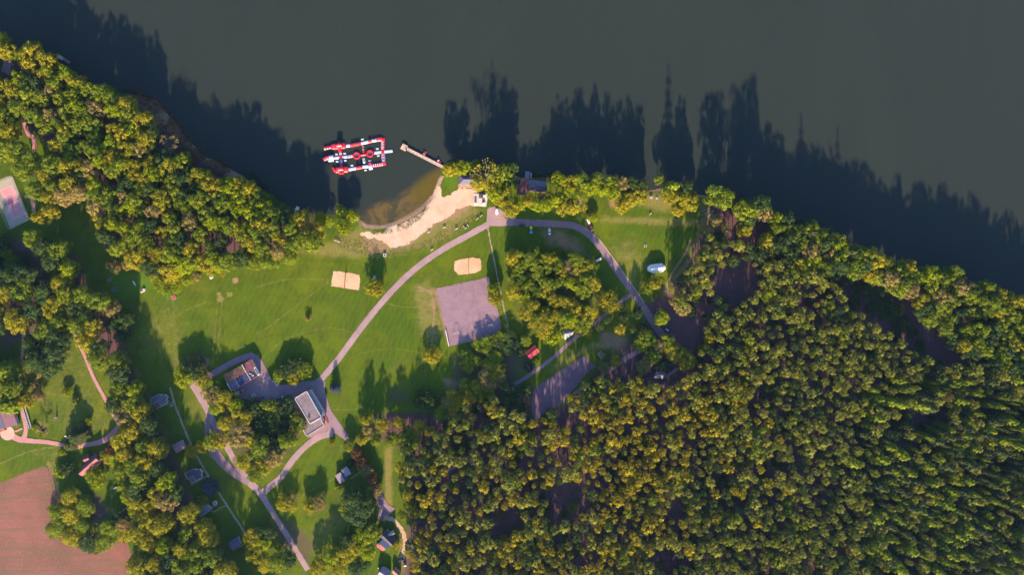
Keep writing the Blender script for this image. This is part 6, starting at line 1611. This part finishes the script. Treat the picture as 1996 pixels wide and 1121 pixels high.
# lower row
mod('hurdle_course', 726, 322.6, 747, 319.5, 2.2, .6, RED_V, ribs=5, rm=WHITE_V)
mod('landing_block', 718.5, 326, 726.2, 325, 3.4, 1.0, WHITE_V, .95)
mod('vault_block', 718.5, 318.4, 723.8, 317.6, 1.6, .9, RED_V)
mod('walkway', 706, 325, 718, 323.6, 2.2, .5, WHITE_V)
q = mod('see_saw', 694.5, 327.4, 705.8, 325.4, 2.2, .7, RED_V)
up(696.5, 326.4, .9, 1.5, RED_D, 'bumper', q); up(703.5, 325.8, .9, 1.5, RED_D, 'bumper', q)
mod('walkway', 679, 330.2, 694, 327.6, 2.2, .5, WHITE_V)
mod('tower_base', 654, 331.6, 678.5, 330, 4.0, 1.3, RED_V)
mod('tower', 660, 331, 671, 330.4, 3.0, 3.0, RED_V, .7)
q = mod('slide', 649, 326, 652.5, 333.5, 1.4, 1.1, RED_V)
mod('slide', 652.3, 334, 662, 337, 1.3, .9, RED_V)
for px, py in ((664, 337.6), (668.5, 337)): up(px, py, .8, 1.6, RED_D, 'bumper')
# left column
mod('bridge', 661.5, 288, 663, 296.5, 2.0, .7, RED_V)
mod('bridge', 663.4, 297, 664, 302, 2.0, .55, LILAC_V)
mod('crossing', 664, 302.4, 664.3, 310, 2.3, .7, RED_D)
mod('bridge', 664.4, 310.4, 665, 317, 2.0, .55, LILAC_V)
mod('bridge', 665.2, 317.4, 665, 329, 2.0, .7, RED_V)
# middle row
mod('slide', 629.8, 311, 641, 305.2, 2.0, 1.6, RED_V, .8)
mod('slide_lip', 631, 313, 640.5, 308.6, .9, .7, WHITE_V)
mod('slide_tower', 641.5, 307.3, 651, 306, 3.2, 2.2, LILAC_V, .75)
mod('landing_ramp', 639, 312.8, 650.5, 311.8, 1.7, .6, WHITE_V)
mod('walkway', 651.3, 307.6, 662.2, 306.4, 2.0, .5, WHITE_V)
mod('walkway', 666.2, 306.2, 677, 304.8, 2.0, .5, WHITE_V)
q = mod('net_track', 677.3, 304.8, 687.3, 303.4, 2.0, .55, LILAC_V)
for i in range(4): MB().box((*P(678.8 + i * 2.4, 304.7 - i * .35), WATER_Z + .56), (.35, 1.5, .2), .13).build('rung', [RED_D, WHITE_V][i % 2], q)
def octo(px, py, label=None):
    x, y = P(px, py); q = MB().ring((x, y, WATER_Z + .25), 2.0, .62, 8, 8, .9).build('trampoline_ring', RED_V, wp_)
    for i in range(8):
        a_ = math.pi / 4 * i
        MB().box((x + 2.0 * math.cos(a_), y + 2.0 * math.sin(a_), WATER_Z + .78), (.9, .16, .1), a_).build('strap', RED_D, q)
    MB().lathe((x, y, WATER_Z + .3), [(1.45, -.04), (1.45, .04)], 8).build('jump_mat', R_DARK, q)
octo(695, 302.8); octo(721.3, 298.8)
q = mod('link_mat', 702.4, 302, 713.4, 300.2, 1.6, .6, RED_D)
for i in range(3): MB().box((*P(704.6 + i * 3.2, 301.6 - i * .5), WATER_Z + .6), (.3, 1.3, .2), .15).build('rung', RED_V, q)
mod('walkway', 729.5, 297.6, 744.2, 295.4, 2.0, .5, WHITE_V)
mod('runway', 748.4, 295, 765, 293.6, 2.0, .5, WHITE_V)
q = mod('climbing_net', 707.4, 284, 708.4, 296.6, 1.2, .35, RED_D)
for i in range(4): MB().box((*P(707.6 + i * .2, 285.6 + i * 3), WATER_Z + .36), (.9, .4, .2)).build('rung', [WHITE_V, RED_V][i % 2], q)
q = mod('climbing_ladder', 708.6, 307, 709.8, 317.5, 1.7, .4, WHITE_V)
for i in range(3): MB().box((*P(708.9 + i * .4, 309 + i * 3.2), WATER_Z + .4), (1.2, .3, .2)).build('rung', LILAC_V, q)
for px, py in [(706.2, 271.2), (655.8, 300.4), (671.6, 298.8), (657, 314.4), (672.8, 312.6), (686, 322.2), (712.4, 331.4), (720.6, 313.4), (737.2, 303.2), (735.3, 289.6)]:
    MB().box((*P(px, py), WATER_Z + .14), (1.75, .95, .34), .08, .94).build('boarding_mat', WHITE_V, wp_)

# ------------------------------------------------------------------ vehicles
CARM = {'white': car_paint('paint_white', (0.74, 0.74, 0.78)), 'dark': car_paint('paint_dark', (0.030, 0.028, 0.045)), 'wine': car_paint('paint_wine', (0.13, 0.010, 0.030)),
        'blue': car_paint('paint_blue', (0.035, 0.055, 0.17)), 'pale': car_paint('paint_pale_blue', (0.42, 0.45, 0.56)), 'green': car_paint('paint_green', (0.03, 0.30, 0.12)), 'red': car_paint('paint_dull_red', (0.26, 0.09, 0.08))}
LAMP = plain('lamp_glass', (0.75, 0.72, 0.66), 0.2, 0.05)
def car(px, py, ang, m, label, L=4.3, Wd=1.8, hb=.85, hh=1.45, van=False):
    q = empty('parked_car', (*P(px, py), 0.06), math.radians(ang), label, 'van' if van else 'car', 'parked cars')
    hL, hW = L / 2, Wd / 2
    def sec(x, w, z0, z1): return [(x, -w, z0), (x, w, z0), (x, w * .9, z1), (x, -w * .9, z1)]
    ss = [sec(-hL, hW * .86, .35, hb * .9), sec(-hL + .2, hW, .25, hb), sec(hL * .35, hW, .25, hb), sec(hL - .35, hW * .96, .25, hb * .84), sec(hL, hW * .78, .35, hb * .68)]
    b = MB(); vs = [p for s_ in ss for p in s_]; fs = []
    for i in range(len(ss) - 1):
        for j in range(4): fs.append((i * 4 + j, i * 4 + (j + 1) % 4, i * 4 + 4 + (j + 1) % 4, i * 4 + 4 + j))
    fs += [(3, 2, 1, 0), (16, 17, 18, 19)]; b.add(vs, fs); b.build('body', CARM[m], q)
    x0, x1 = (-hL + .05, hL * .62) if van else (-hL * .82, hL * .42)
    y = hW * .88
    MB().add([(x0, -y, hb - .02), (x1, -y, hb - .02), (x1, y, hb - .02), (x0, y, hb - .02), (x0 + .45, -y * .8, hh), (x1 - .7, -y * .8, hh), (x1 - .7, y * .8, hh), (x0 + .45, y * .8, hh)],
             [(0, 3, 2, 1), (4, 5, 6, 7), (0, 1, 5, 4), (1, 2, 6, 5), (2, 3, 7, 6), (3, 0, 4, 7)]).build('windows', GLASS, q)
    MB().box(((x0 + x1) / 2 - .12, 0, hh + .02), (x1 - x0 - 1.1, y * 1.64, .06), 0, .95).build('roof', CARM[m], q)
    for sx in (-hL * .62, hL * .62):
        for sy in (-1, 1):
            w = MB().tube((sx, sy * (hW - .2), .32), (sx, sy * (hW + .01), .32), .32, n=12).build('wheel', RUBBER, q)
            MB().tube((sx, sy * (hW - .02), .32), (sx, sy * (hW + .025), .32), .18, n=8).build('rim', METAL, w)
    for sy in (-1, 1):
        MB().box((hL - .1, sy * hW * .58, hb * .66), (.22, .35, .16)).build('headlight', LAMP, q)
        MB().box((-hL + .02, sy * hW * .6, hb * .72), (.1, .3, .16)).build('tail_light', RED_D, q)
    return q
car(1071, 451.5, -88, 'white', 'white sedan parked on worn grass inside the road bend')
car(1018, 440, 2, 'dark', 'dark car parked along the lower edge of the road near the parking area')
car(968.5, 412, -87, 'white', 'white car standing on the parking area under the yellow tree')
car(1152, 443.5, -66, 'wine', 'dark red estate car with a trailer beside the road bend', 4.6)
car(538, 745, -42, 'pale', 'pale blue van parked at the meadow edge of the courtyard', 4.8, 1.9, 1.0, 1.8, True)
car(511, 777.5, 72, 'blue', 'dark blue van at the lower edge of the courtyard', 4.8, 1.9, 1.0, 1.8, True)
car(536.5, 778.5, 30, 'blue', 'small blue car half under the trees at the courtyard', 3.2, 1.5)
car(554, 777.5, -50, 'white', 'small white car in the shade at the courtyard corner', 3.6, 1.6)
car(783, 1091, 40, 'dark', 'dark blue car at the end of the sandy track', 4.4)
car(789, 1098, 100, 'dark', 'dark car behind the blue one at the end of the sandy track', 4.2)
def trailer(px, py, ang, label, L=3.4, Wd=1.6, hh=1.0, m=None, cat='trailer', cover=True):
    q = empty('trailer', (*P(px, py), .05), math.radians(ang), label, cat)
    MB().box((0, 0, .45 + hh / 2), (L, Wd, hh), 0, .92).build('body', m or WHITE, q)
    MB().box((0, 0, .47 + hh), (L * .86, Wd * .86, .06)).build('cover', CANVAS if cover else m, q)
    MB().box((L / 2 + .55, 0, .42), (1.1, .1, .08)).build('drawbar', METAL, q)
    for sy in (-1, 1): MB().tube((-.2, sy * (Wd / 2 - .12), .3), (-.2, sy * (Wd / 2 + .05), .3), .3, n=10).build('wheel', RUBBER, q)
trailer(1146.5, 431.5, -68, 'white covered trailer behind the dark red car', 3.8, 1.5)
trailer(1166.5, 506.5, 30, 'long white trailer at the copse edge beside the road', 3.9, 1.4, .8)
trailer(474.5, 760.5, 24, 'dull red trailer hitched behind the green tractor', 3.2, 1.9, .8, CARM['red'], 'trailer', False)
trailer(500.5, 777, 4, 'flat red-brown trailer beside the dark blue van', 3.4, 2.6, .4, CARM['red'], 'trailer', False)
q = empty('tractor', (*P(466.5, 763.8), .05), math.radians(200), 'small green tractor in front of the workshop', 'tractor')
MB().box((.9, 0, 1.0), (1.7, .8, .6), 0, .9).build('bonnet', CARM['green'], q)
MB().box((-.4, 0, 1.5), (1.2, 1.2, 1.5), 0, .85).build('cab', GLASS, q)
MB().box((-.4, 0, 2.3), (1.3, 1.3, .1)).build('roof', CARM['green'], q)
for sy in (-.75, .75):
    MB().tube((-.6, sy - .2, .7), (-.6, sy + .2, .7), .7, n=14).build('wheel', RUBBER, q); MB().tube((1.3, sy * .9 - .12, .42), (1.3, sy * .9 + .12, .42), .42, n=12).build('wheel', RUBBER, q)
t = base('white_ring', 0, 0, 'white ring of pipe lying on the courtyard', 'ring')
b = MB().ring((*P(495, 771.5), .12), 1.15, .1, 20, 6).build('pipe', WHITE, t); MB().ring((*P(493, 771.5), .3), .9, .09, 18, 6).build('hoop', WHITE, b)
for (px, py, lb) in [(583.8, 813.5, 'white folded garden furniture beside the flat-roofed building'), (590, 819, 'white crate beside the flat-roofed building')]:
    q = base('garden_furniture', 0, 0, lb, 'furniture'); x, y = P(px, py)
    MB().box((x, y, .5), (1.4, 1.0, .12), .6).build('table_top', WHITE, q); MB().box((x + .4, y + .6, .4), (.6, .6, .8), .9).build('chair', WHITE, q); MB().box((x, y, .24), (.3, .3, .42)).build('leg', METAL, q)

# ------------------------------------------------------------------ sport and play
def net(px0, py0, px1, py1, label, ph=2.5, low=1.0, m=DARKM):
    q = base('court_net', 0, 0, label, 'net'); a, b_ = P(px0, py0), P(px1, py1)
    for p in (a, b_):
        MB().tube((*p, 0), (*p, ph), .07).build('post', m, q); MB().box((*p, .12), (.5, .5, .24)).build('footing', DARKM, q)
    n = MB(); 
    for k in range(6): n.tube((*a, low + (ph - low - .05) * k / 5), (*b_, low + (ph - low - .05) * k / 5), .02 if 0 < k < 5 else .045, n=4)
    for k in range(1, 40): x, y = lerp(a, b_, k / 40); n.tube((x, y, low), (x, y, ph - .05), .015, n=3)
    n.build('net', DARKM, q)
net(675.5, 531.5, 672, 559.5, 'volleyball net across the left sand court')
net(913.3, 502.5, 914, 534, 'volleyball net across the sand court above the asphalt pitch')
net(9, 401, 40, 386, 'dark net across the pink tennis court', 1.1, .1)
def goal(px, py, ang, label):
    q = empty('goal', (*P(px, py), .06), math.radians(ang), label, 'goal', 'goals on the asphalt pitch')
    for sx in (-1.5, 1.5):
        MB().box((sx, .5, 1.0), (.1, .1, 2.0)).build('post', WHITE, q); MB().box((sx, 0, .05), (.1, 1.1, .1)).build('base_bar', WHITE, q); MB().tube((sx, -.5, .1), (sx, .5, 2.0), .05).build('stay', WHITE, q)
    MB().box((0, .5, 2.05), (3.1, .1, .1)).build('crossbar', WHITE, q); MB().box((0, -.5, .15), (3.0, .08, .1)).build('base_bar', WHITE, q)
goal(889.5, 650, 10, 'white goal in the lower left of the asphalt pitch')
goal(955.8, 635, 12, 'white goal in the lower right of the asphalt pitch')
t = base('rebound_wall', 0, 0, 'low white wall along the lower left side of the asphalt pitch', 'wall')
b = MB(); bar(b, P(868.8, 644), P(875.2, 675), .35, .9, .45); b.build('wall', WHITE_D, t)
b = MB(); bar(b, P(868.8, 644), P(875.2, 675), .42, .06, .94); b.build('coping', WHITE, t)
t = base('signboard', 0, 0, 'white sign board by the round tree below the pitch', 'sign')
x, y = P(842, 672.4); MB().box((x, y, 1.1), (2.4, .1, .9), .2).build('board', WHITE, t)
for s_ in (-1, 1): MB().tube((x + s_, y + s_ * .2, 0), (x + s_, y + s_ * .2, .8), .06).build('post', METAL, t)
t = base('training_goal', 0, 0, 'small white goal frame on the meadow left of the pitch', 'goal')
x, y = P(821.5, 566.5)
for s_ in (-1.2, 1.2): MB().tube((x + s_, y, 0), (x + s_, y, 1.8), .07).build('post', WHITE_D, t)
MB().tube((x - 1.2, y, 1.8), (x + 1.2, y, 1.8), .08).build('crossbar', WHITE_D, t)
t = base('play_carousel', 0, 0, 'yellow, green and blue round play canopies on the grass by the road', 'playground toy')
for px, py, r_, z, c in [(1035, 444, .95, 1.9, (0.75, 0.62, 0.03)), (1035.2, 448.5, .65, 1.3, (0.30, 0.60, 0.05)), (1035.2, 453, 1.1, 1.9, (0.02, 0.30, 0.62))]:
    m_ = plain('play_plastic', c, .4, .04); x, y = P(px, py)
    q = MB().lathe((x, y, z), [(r_, -.05), (r_ * .95, .1), (r_ * .55, .35), (.05, .5)], 16).build('canopy', m_, t, True)
    MB().tube((x, y, 0), (x, y, z), .07).build('post', METAL, t)
    MB().lathe((x, y, .35), [(r_ * .7, -.05), (r_ * .7, .05)], 12).build('seat', m_, t)
t = base('sandbox', 0, 0, 'timber framed square sandbox near the lower asphalt court', 'sandbox')
sb = PP([(1165, 690.6), (1171.7, 684.6), (1180, 691.6), (1173, 700)])
MB().prism(inset(sb, .2), .02, .12).build('sand', plain('damp_sand', (.20, .12, .09)), t)
for i in range(4):
    b = MB(); bar(b, sb[i], lerp(sb[i], sb[(i + 1) % 4], .985 - .01 * i), .28, .34 + .01 * i, .2); b.build('plank', TIMBER_L if i in (0, 3) else TIMBER, t)
t = base('fire_pit', 0, 0, 'round stone fire pit on the grass above the white marquee', 'fire pit')
x, y = P(1258, 479)
for i in range(9): MB().box((x + .85 * math.cos(i * .698), y + .85 * math.sin(i * .698), .2), (.5, .55, .4), i * .698, .85).build('stone', STONE, t)
MB().lathe((x, y, .03), [(.6, 0), (.6, .08)], 12).build('ash', R_DARK, t)
t = base('swing_frame', 0, 0, 'pale pole frame of a swing at the wood edge near the shore path', 'swing')
for a_, b_, z0, z1 in [((1373, 415.6), (1389.5, 411.5), 0, 2.6), ((1378.5, 424.5), (1389.5, 411.5), 0, 2.6), ((1373, 415.6), (1378.5, 424.5), 1.2, 1.2)]:
    MB().tube((*P(*a_), z0), (*P(*b_), z1), .09).build('pole', WHITE_D, t)

def bench(px, py, ang, label, L=2.0, m=WHITE_D):
    q = empty('bench', (*P(px, py), 0), math.radians(ang), label, 'bench', 'benches around the beach')
    for i in range(3): MB().box((0, -.15 + .15 * i, .46), (L, .13, .06)).build('slat', m, q)
    MB().box((0, .26, .74), (L, .05, .26)).build('backrest', m, q)
    for s_ in (-1, 1): MB().box((s_ * L * .4, .05, .22), (.1, .55, .43)).build('leg', METAL, q)
for a in [(835.8, 453, 15, 'white bench on the sandy slope, lowest of the beach edge row'), (866.5, 443.8, 14, 'white bench in the middle of the beach edge row'), (890.4, 446, 20, 'short white bench between beach edge row and the U of benches'),
          (842, 487.3, 30, 'white bench right beside the curving road'), (930.5, 427, 42, 'grey log bench near the parking area'), (938, 421, 40, 'pale log bench nearest the parking area'),
          (654.5, 469, -5, 'left of two white benches below the small tree clump'), (660.5, 471.5, -8, 'right of two white benches below the small tree clump'), (1267.8, 417, 48, 'white bench on the lawn below the golden clump')]:
    bench(*a)
for a in [(908, 445.5, 30, 'white bench forming the base of the U above the road'), (904.5, 442.5, -55, 'white bench forming the left arm of the U above the road'), (912, 439.5, -60, 'white bench forming the right arm of the U above the road')]: bench(*a, 1.8)
t = base('square_bin', 0, 0, 'square white box with dark opening at the meadow edge of the beach', 'box')
x, y = P(750, 497.3)
for sx, sy, dx, dy in ((-.8, 0, .25, 1.85), (.8, 0, .25, 1.85), (0, -.8, 1.34, .25), (0, .8, 1.34, .25)): MB().box((x + sx, y + sy, .45), (dx, dy, .9)).build('side_panel', WHITE, t)
MB().box((x, y, .2), (1.3, 1.3, .3)).build('bottom', R_DARK, t)
t = base('picnic_bench', 0, 0, 'dark picnic bench with pale slats behind the bright yellow tree', 'bench')
x, y = P(730.5, 540.5)
for s_ in (-.7, 0, .7): MB().box((x + s_, y, .75 if s_ == 0 else .45), (.5, 2.6, .07)).build('slat', METAL if s_ else WHITE_D, t)
for s_ in (-1, 1): MB().box((x, y + s_, .36), (1.6, .1, .66)).build('leg', TIMBER, t)
t = base('picnic_table', 0, 0, 'pale picnic table on bare ground above the shore lawn', 'table'); x, y = P(1269, 385.5)
MB().box((x, y, .75), (1.9, 1.5, .08)).build('table_top', STONE, t); MB().box((x, y, .36), (.5, .5, .7)).build('leg', STONE, t)
t = base('stone_stool', 0, 0, 'round pale stone seat beside the picnic table on the shore lawn', 'stool'); x, y = P(1280, 386)
MB().lathe((x, y, 0), [(.75, 0), (.85, .3), (.7, .45)], 10).build('block', STONE, t)
# stones and boxes on the upper left lawn
def stones(name, label, px, py, n, sp, m=STONE, r=(0.5, 1.1)):
    t = base(name, 0, 0, label, 'stone pile'); x0, y0 = P(px, py)
    for i in range(n):
        rr = random.uniform(*r); MB().lathe((x0 + random.uniform(-sp, sp), y0 + random.uniform(-sp, sp), -.05), [(rr, 0), (rr * 1.05, rr * .4), (rr * .5, rr * .85)], 7).build('stone', m, t)
stones('stone_pile', 'pile of white stones on the grass below the left wood', 279, 565.5, 9, 1.4)
stones('stone_pile', 'small white stones at the scrub edge of the left wood', 412, 539, 4, 1.0)
t = base('upturned_boat', 0, 0, 'upturned white boat lying beside the white stone pile', 'boat'); x, y = P(262, 552.5)
cb, sb_ = math.cos(-1.0), math.sin(-1.0); ol = [(-2, -.5), (.8, -.6), (2.1, 0), (.8, .6), (-2, .5)]
MB().prism([(x + u * cb - v * sb_, y + u * sb_ + v * cb) for u, v in ol], .02, .6, [(x + u * .8 * cb - v * .5 * sb_, y + u * .8 * sb_ + v * .5 * cb) for u, v in ol]).build('hull', WHITE, t)
MB().box((x, y, .62), (3.0, .1, .08), -1.0).build('keel', WHITE_D, t)
for px, py, lb, m_ in [(215.5, 545.5, 'upper dark box on the shaded lawn beside the tree belt', R_TILE), (224, 563.5, 'lower dark box with pale rim on the shaded lawn', R_DARK), (340, 580, 'small red box below the scrub', R_RED)]:
    t = base('garden_box', 0, 0, lb, 'box'); x, y = P(px, py)
    MB().box((x, y, .45), (2.4, 2.0, .9), .5, .95).build('body', m_, t)
    b = MB()
    for u, v, du, dv in ((0, -1.0, 2.4, .12), (0, 1.0, 2.4, .12), (-1.2, 0, .12, 1.9), (1.2, 0, .12, 1.9)):
        b.box((x + u * math.cos(.5) - v * math.sin(.5), y + u * math.sin(.5) + v * math.cos(.5), .92), (du, dv, .1), .5)
    b.build('rim', WHITE_D, t)
def log(px0, py0, px1, py1, label, r_=.22):
    t = base('fallen_log', 0, 0, label, 'log'); a, b_ = P(px0, py0), P(px1, py1)
    MB().tube((*a, .25), (*b_, .28), r_, r_ * .7, 8).build('stem', BARK_PALE, t)
    m_ = lerp(a, b_, .6); MB().tube((*m_, .3), (m_[0] + 1.0, m_[1] + .8, .7), r_ * .5, .05, 5).build('branch', BARK_PALE, t)
log(336, 535.5, 351, 538, 'white birch log lying in the scrub below the left wood')
log(250, 515, 257, 517, 'short pale log at the tip of the left wood')
log(1276, 829, 1292, 836, 'pale fallen log in the middle of the golden pines', .3)
log(1000, 948, 1016, 960, 'pale fallen log beside the upper shaded clearing', .25)
log(1300, 1000, 1330, 960, 'long grey fallen log among the lower pines', .2)

# tennis court fence
t = base('tennis_fence', 0, 0, 'wire fence on posts around the tennis court', 'fence')
fc = PP([(-16, 360), (25, 344), (58, 428), (21, 447)])
pst = None
for i in range(4):
    a, b_ = fc[i], fc[(i + 1) % 4]; n = int(math.dist(a, b_) / 3)
    for k in range(n):
        p = lerp(a, b_, k / n)
        if pst is None: pst = MB().tube((0, 0, 0), (0, 0, 3), .06).mesh('post', METAL)
        o = link('post', pst, t); o.location = (p[0], p[1], 0)
    r = MB()
    for z in (.1, 1.5, 3.0): r.tube((*a, z), (*b_, z), .045, n=5)
    r.build('rail', WHITE_D, t)
    w = MB(); n2 = int(math.dist(a, b_) / .5)
    for k in range(n2): p = lerp(a, b_, (k + .5) / n2); w.tube((*p, .1), (*p, 3), .012, n=3)
    for z in np.arange(.4, 3, .4): w.tube((*a, z), (*b_, z), .012, n=3)
    w.build('wire_mesh', METAL, t)
# long planter and hedges by the pink-roofed house
t = base('long_planter', 0, 0, 'long planter with pale stone borders beside the pink garden path', 'planter')
for dx in (-4.2, 4.2):
    b = MB(); p0, p1 = P(46 + dx * .6, 790), P(60 + dx * .6, 836); n = 14
    for i in range(n): x, y = lerp(p0, p1, (i + .5) / n); b.box((x, y, .3), (math.dist(p0, p1) / n * .8, .8, .6 + .1 * (i % 2)), math.atan2(p1[1] - p0[1], p1[0] - p0[0]))
    b.build('border', STONE, t)
b = MB(); bar(b, P(46, 790), P(60, 836), 1.3, .3, .15); b.build('soil_bed', R_DARK, t)
for i, (px, py, lb) in enumerate([(66, 834, 'clipped green hedge nearest the long planter'), (72, 840, 'clipped green hedge second from the long planter'), (77, 846, 'clipped green hedge in the middle of the hedge group'), (80, 852, 'clipped green hedge at the lower end of the group'), (84, 846, 'clipped green hedge furthest from the long planter')]):
    tree_at('shrub', px, py, 5.5, 1.6, 'lime', lb)
for px, py, lb in [(130, 850, 'upper white garden globe beside the dark spruces'), (133.5, 853.5, 'lower white garden globe beside the dark spruces')]:
    t = base('garden_globe', 0, 0, lb, 'lamp'); x, y = P(px, py)
    MB().tube((x, y, 0), (x, y, .6), .08).build('post', METAL, t); MB().lathe((x, y, .6), [(.1, 0), (.5, .25), (.62, .6), (.5, .95), (.1, 1.2)], 12).build('globe', WHITE, t, True)
t = base('statue', 0, 0, 'pale garden statue casting a dark shadow on the left lawn', 'statue'); x, y = P(111, 814)
MB().box((x, y, .4), (1.1, 1.1, .8)).build('plinth', STONE, t); MB().lathe((x, y, .8), [(.4, 0), (.5, .4), (.32, 1.0), (.42, 1.5), (.15, 1.75), (.26, 2.0), (.1, 2.3)], 10).build('figure', STONE, t, True)
t = base('garden_table', 0, 0, 'small white table on the lawn below the lime tree', 'table'); x, y = P(225.5, 952)
MB().box((x, y, .7), (2.2, 1.0, .1), .5).build('table_top', WHITE, t)
for s_ in (-.7, .7): MB().box((x + s_ * math.cos(.5), y + s_ * math.sin(.5), .33), (.1, .7, .64), .5).build('leg', METAL, t)
t = base('garden_wall', 0, 0, 'short pale wall at the end of the lawn behind the lime tree', 'wall')
b = MB(); bar(b, P(233, 999), P(249, 990), .3, .8, .4); b.build('wall', STONE, t); b = MB(); bar(b, P(233, 999), P(249, 990), .4, .08, .84); b.build('coping', WHITE_D, t)
t = base('lawn_bench', 0, 0, 'pale bench beside the uppermost stepped cabin path', 'bench'); x, y = P(334.5, 791)
for s_ in (-.5, .5): MB().box((x, y + s_, .4), (2.2, .3, .08), .4).build('slat', WHITE_D, t)
for s_ in (-.8, .8): MB().box((x + s_, y + s_ * .4, .18), (.1, 1.1, .34), .4).build('leg', METAL, t)
t = base('well_cover', 0, 0, 'round dark well cover in the grass beside the footpath junction', 'well'); x, y = P(1215.5, 595)
MB().lathe((x, y, 0), [(1.35, 0), (1.35, .3), (1.2, .36)], 18).build('ring', DARKM, t); MB().lathe((x, y, .361), [(1.0, 0), (.95, .06)], 16).build('lid', RUBBER, t)
t = base('info_board', 0, 0, 'white info board where the lower road ends', 'sign'); x, y = P(1299.5, 643)
MB().box((x, y, 1.2), (2.0, .12, 1.2), -.6).build('board', WHITE, t)
for s_ in (-.8, .8): MB().tube((x + s_ * .82, y - s_ * .56, 0), (x + s_ * .82, y - s_ * .56, .7), .06).build('post', TIMBER, t)
MB().box((x, y, 1.84), (2.2, .8, .08), -.6).build('roof', WHITE, t)
t = base('trestle', 0, 0, 'white timber pallet stack at the wood edge by the sandy track', 'pallets'); x, y = P(805, 1066)
for i in range(4): MB().box((x, y, .1 + .22 * i), (1.6, 2.6, .16), .4 + .03 * i).build('pallet', TIMBER_L if i % 2 else WHITE_D, t)
# ------------------------------------------------------------------ air between drone and ground
hb_ = MB(); hb_.box((0, 0, 243.0), (42000, 42000, 500.0))
hm = bpy.data.materials.new('thin_haze'); hm.use_nodes = True; hn = hm.node_tree; hn.nodes.clear()
ho = hn.nodes.new('ShaderNodeOutputMaterial'); hv = hn.nodes.new('ShaderNodeVolumePrincipled')
hv.inputs['Color'].default_value = (0.30, 0.52, 1.0, 1.0); hv.inputs['Density'].default_value = 0.000022; hv.inputs['Anisotropy'].default_value = 0.2
hn.links.new(hv.outputs[0], ho.inputs['Volume'])
tag(hb_.build('haze', hm), kind='stuff')
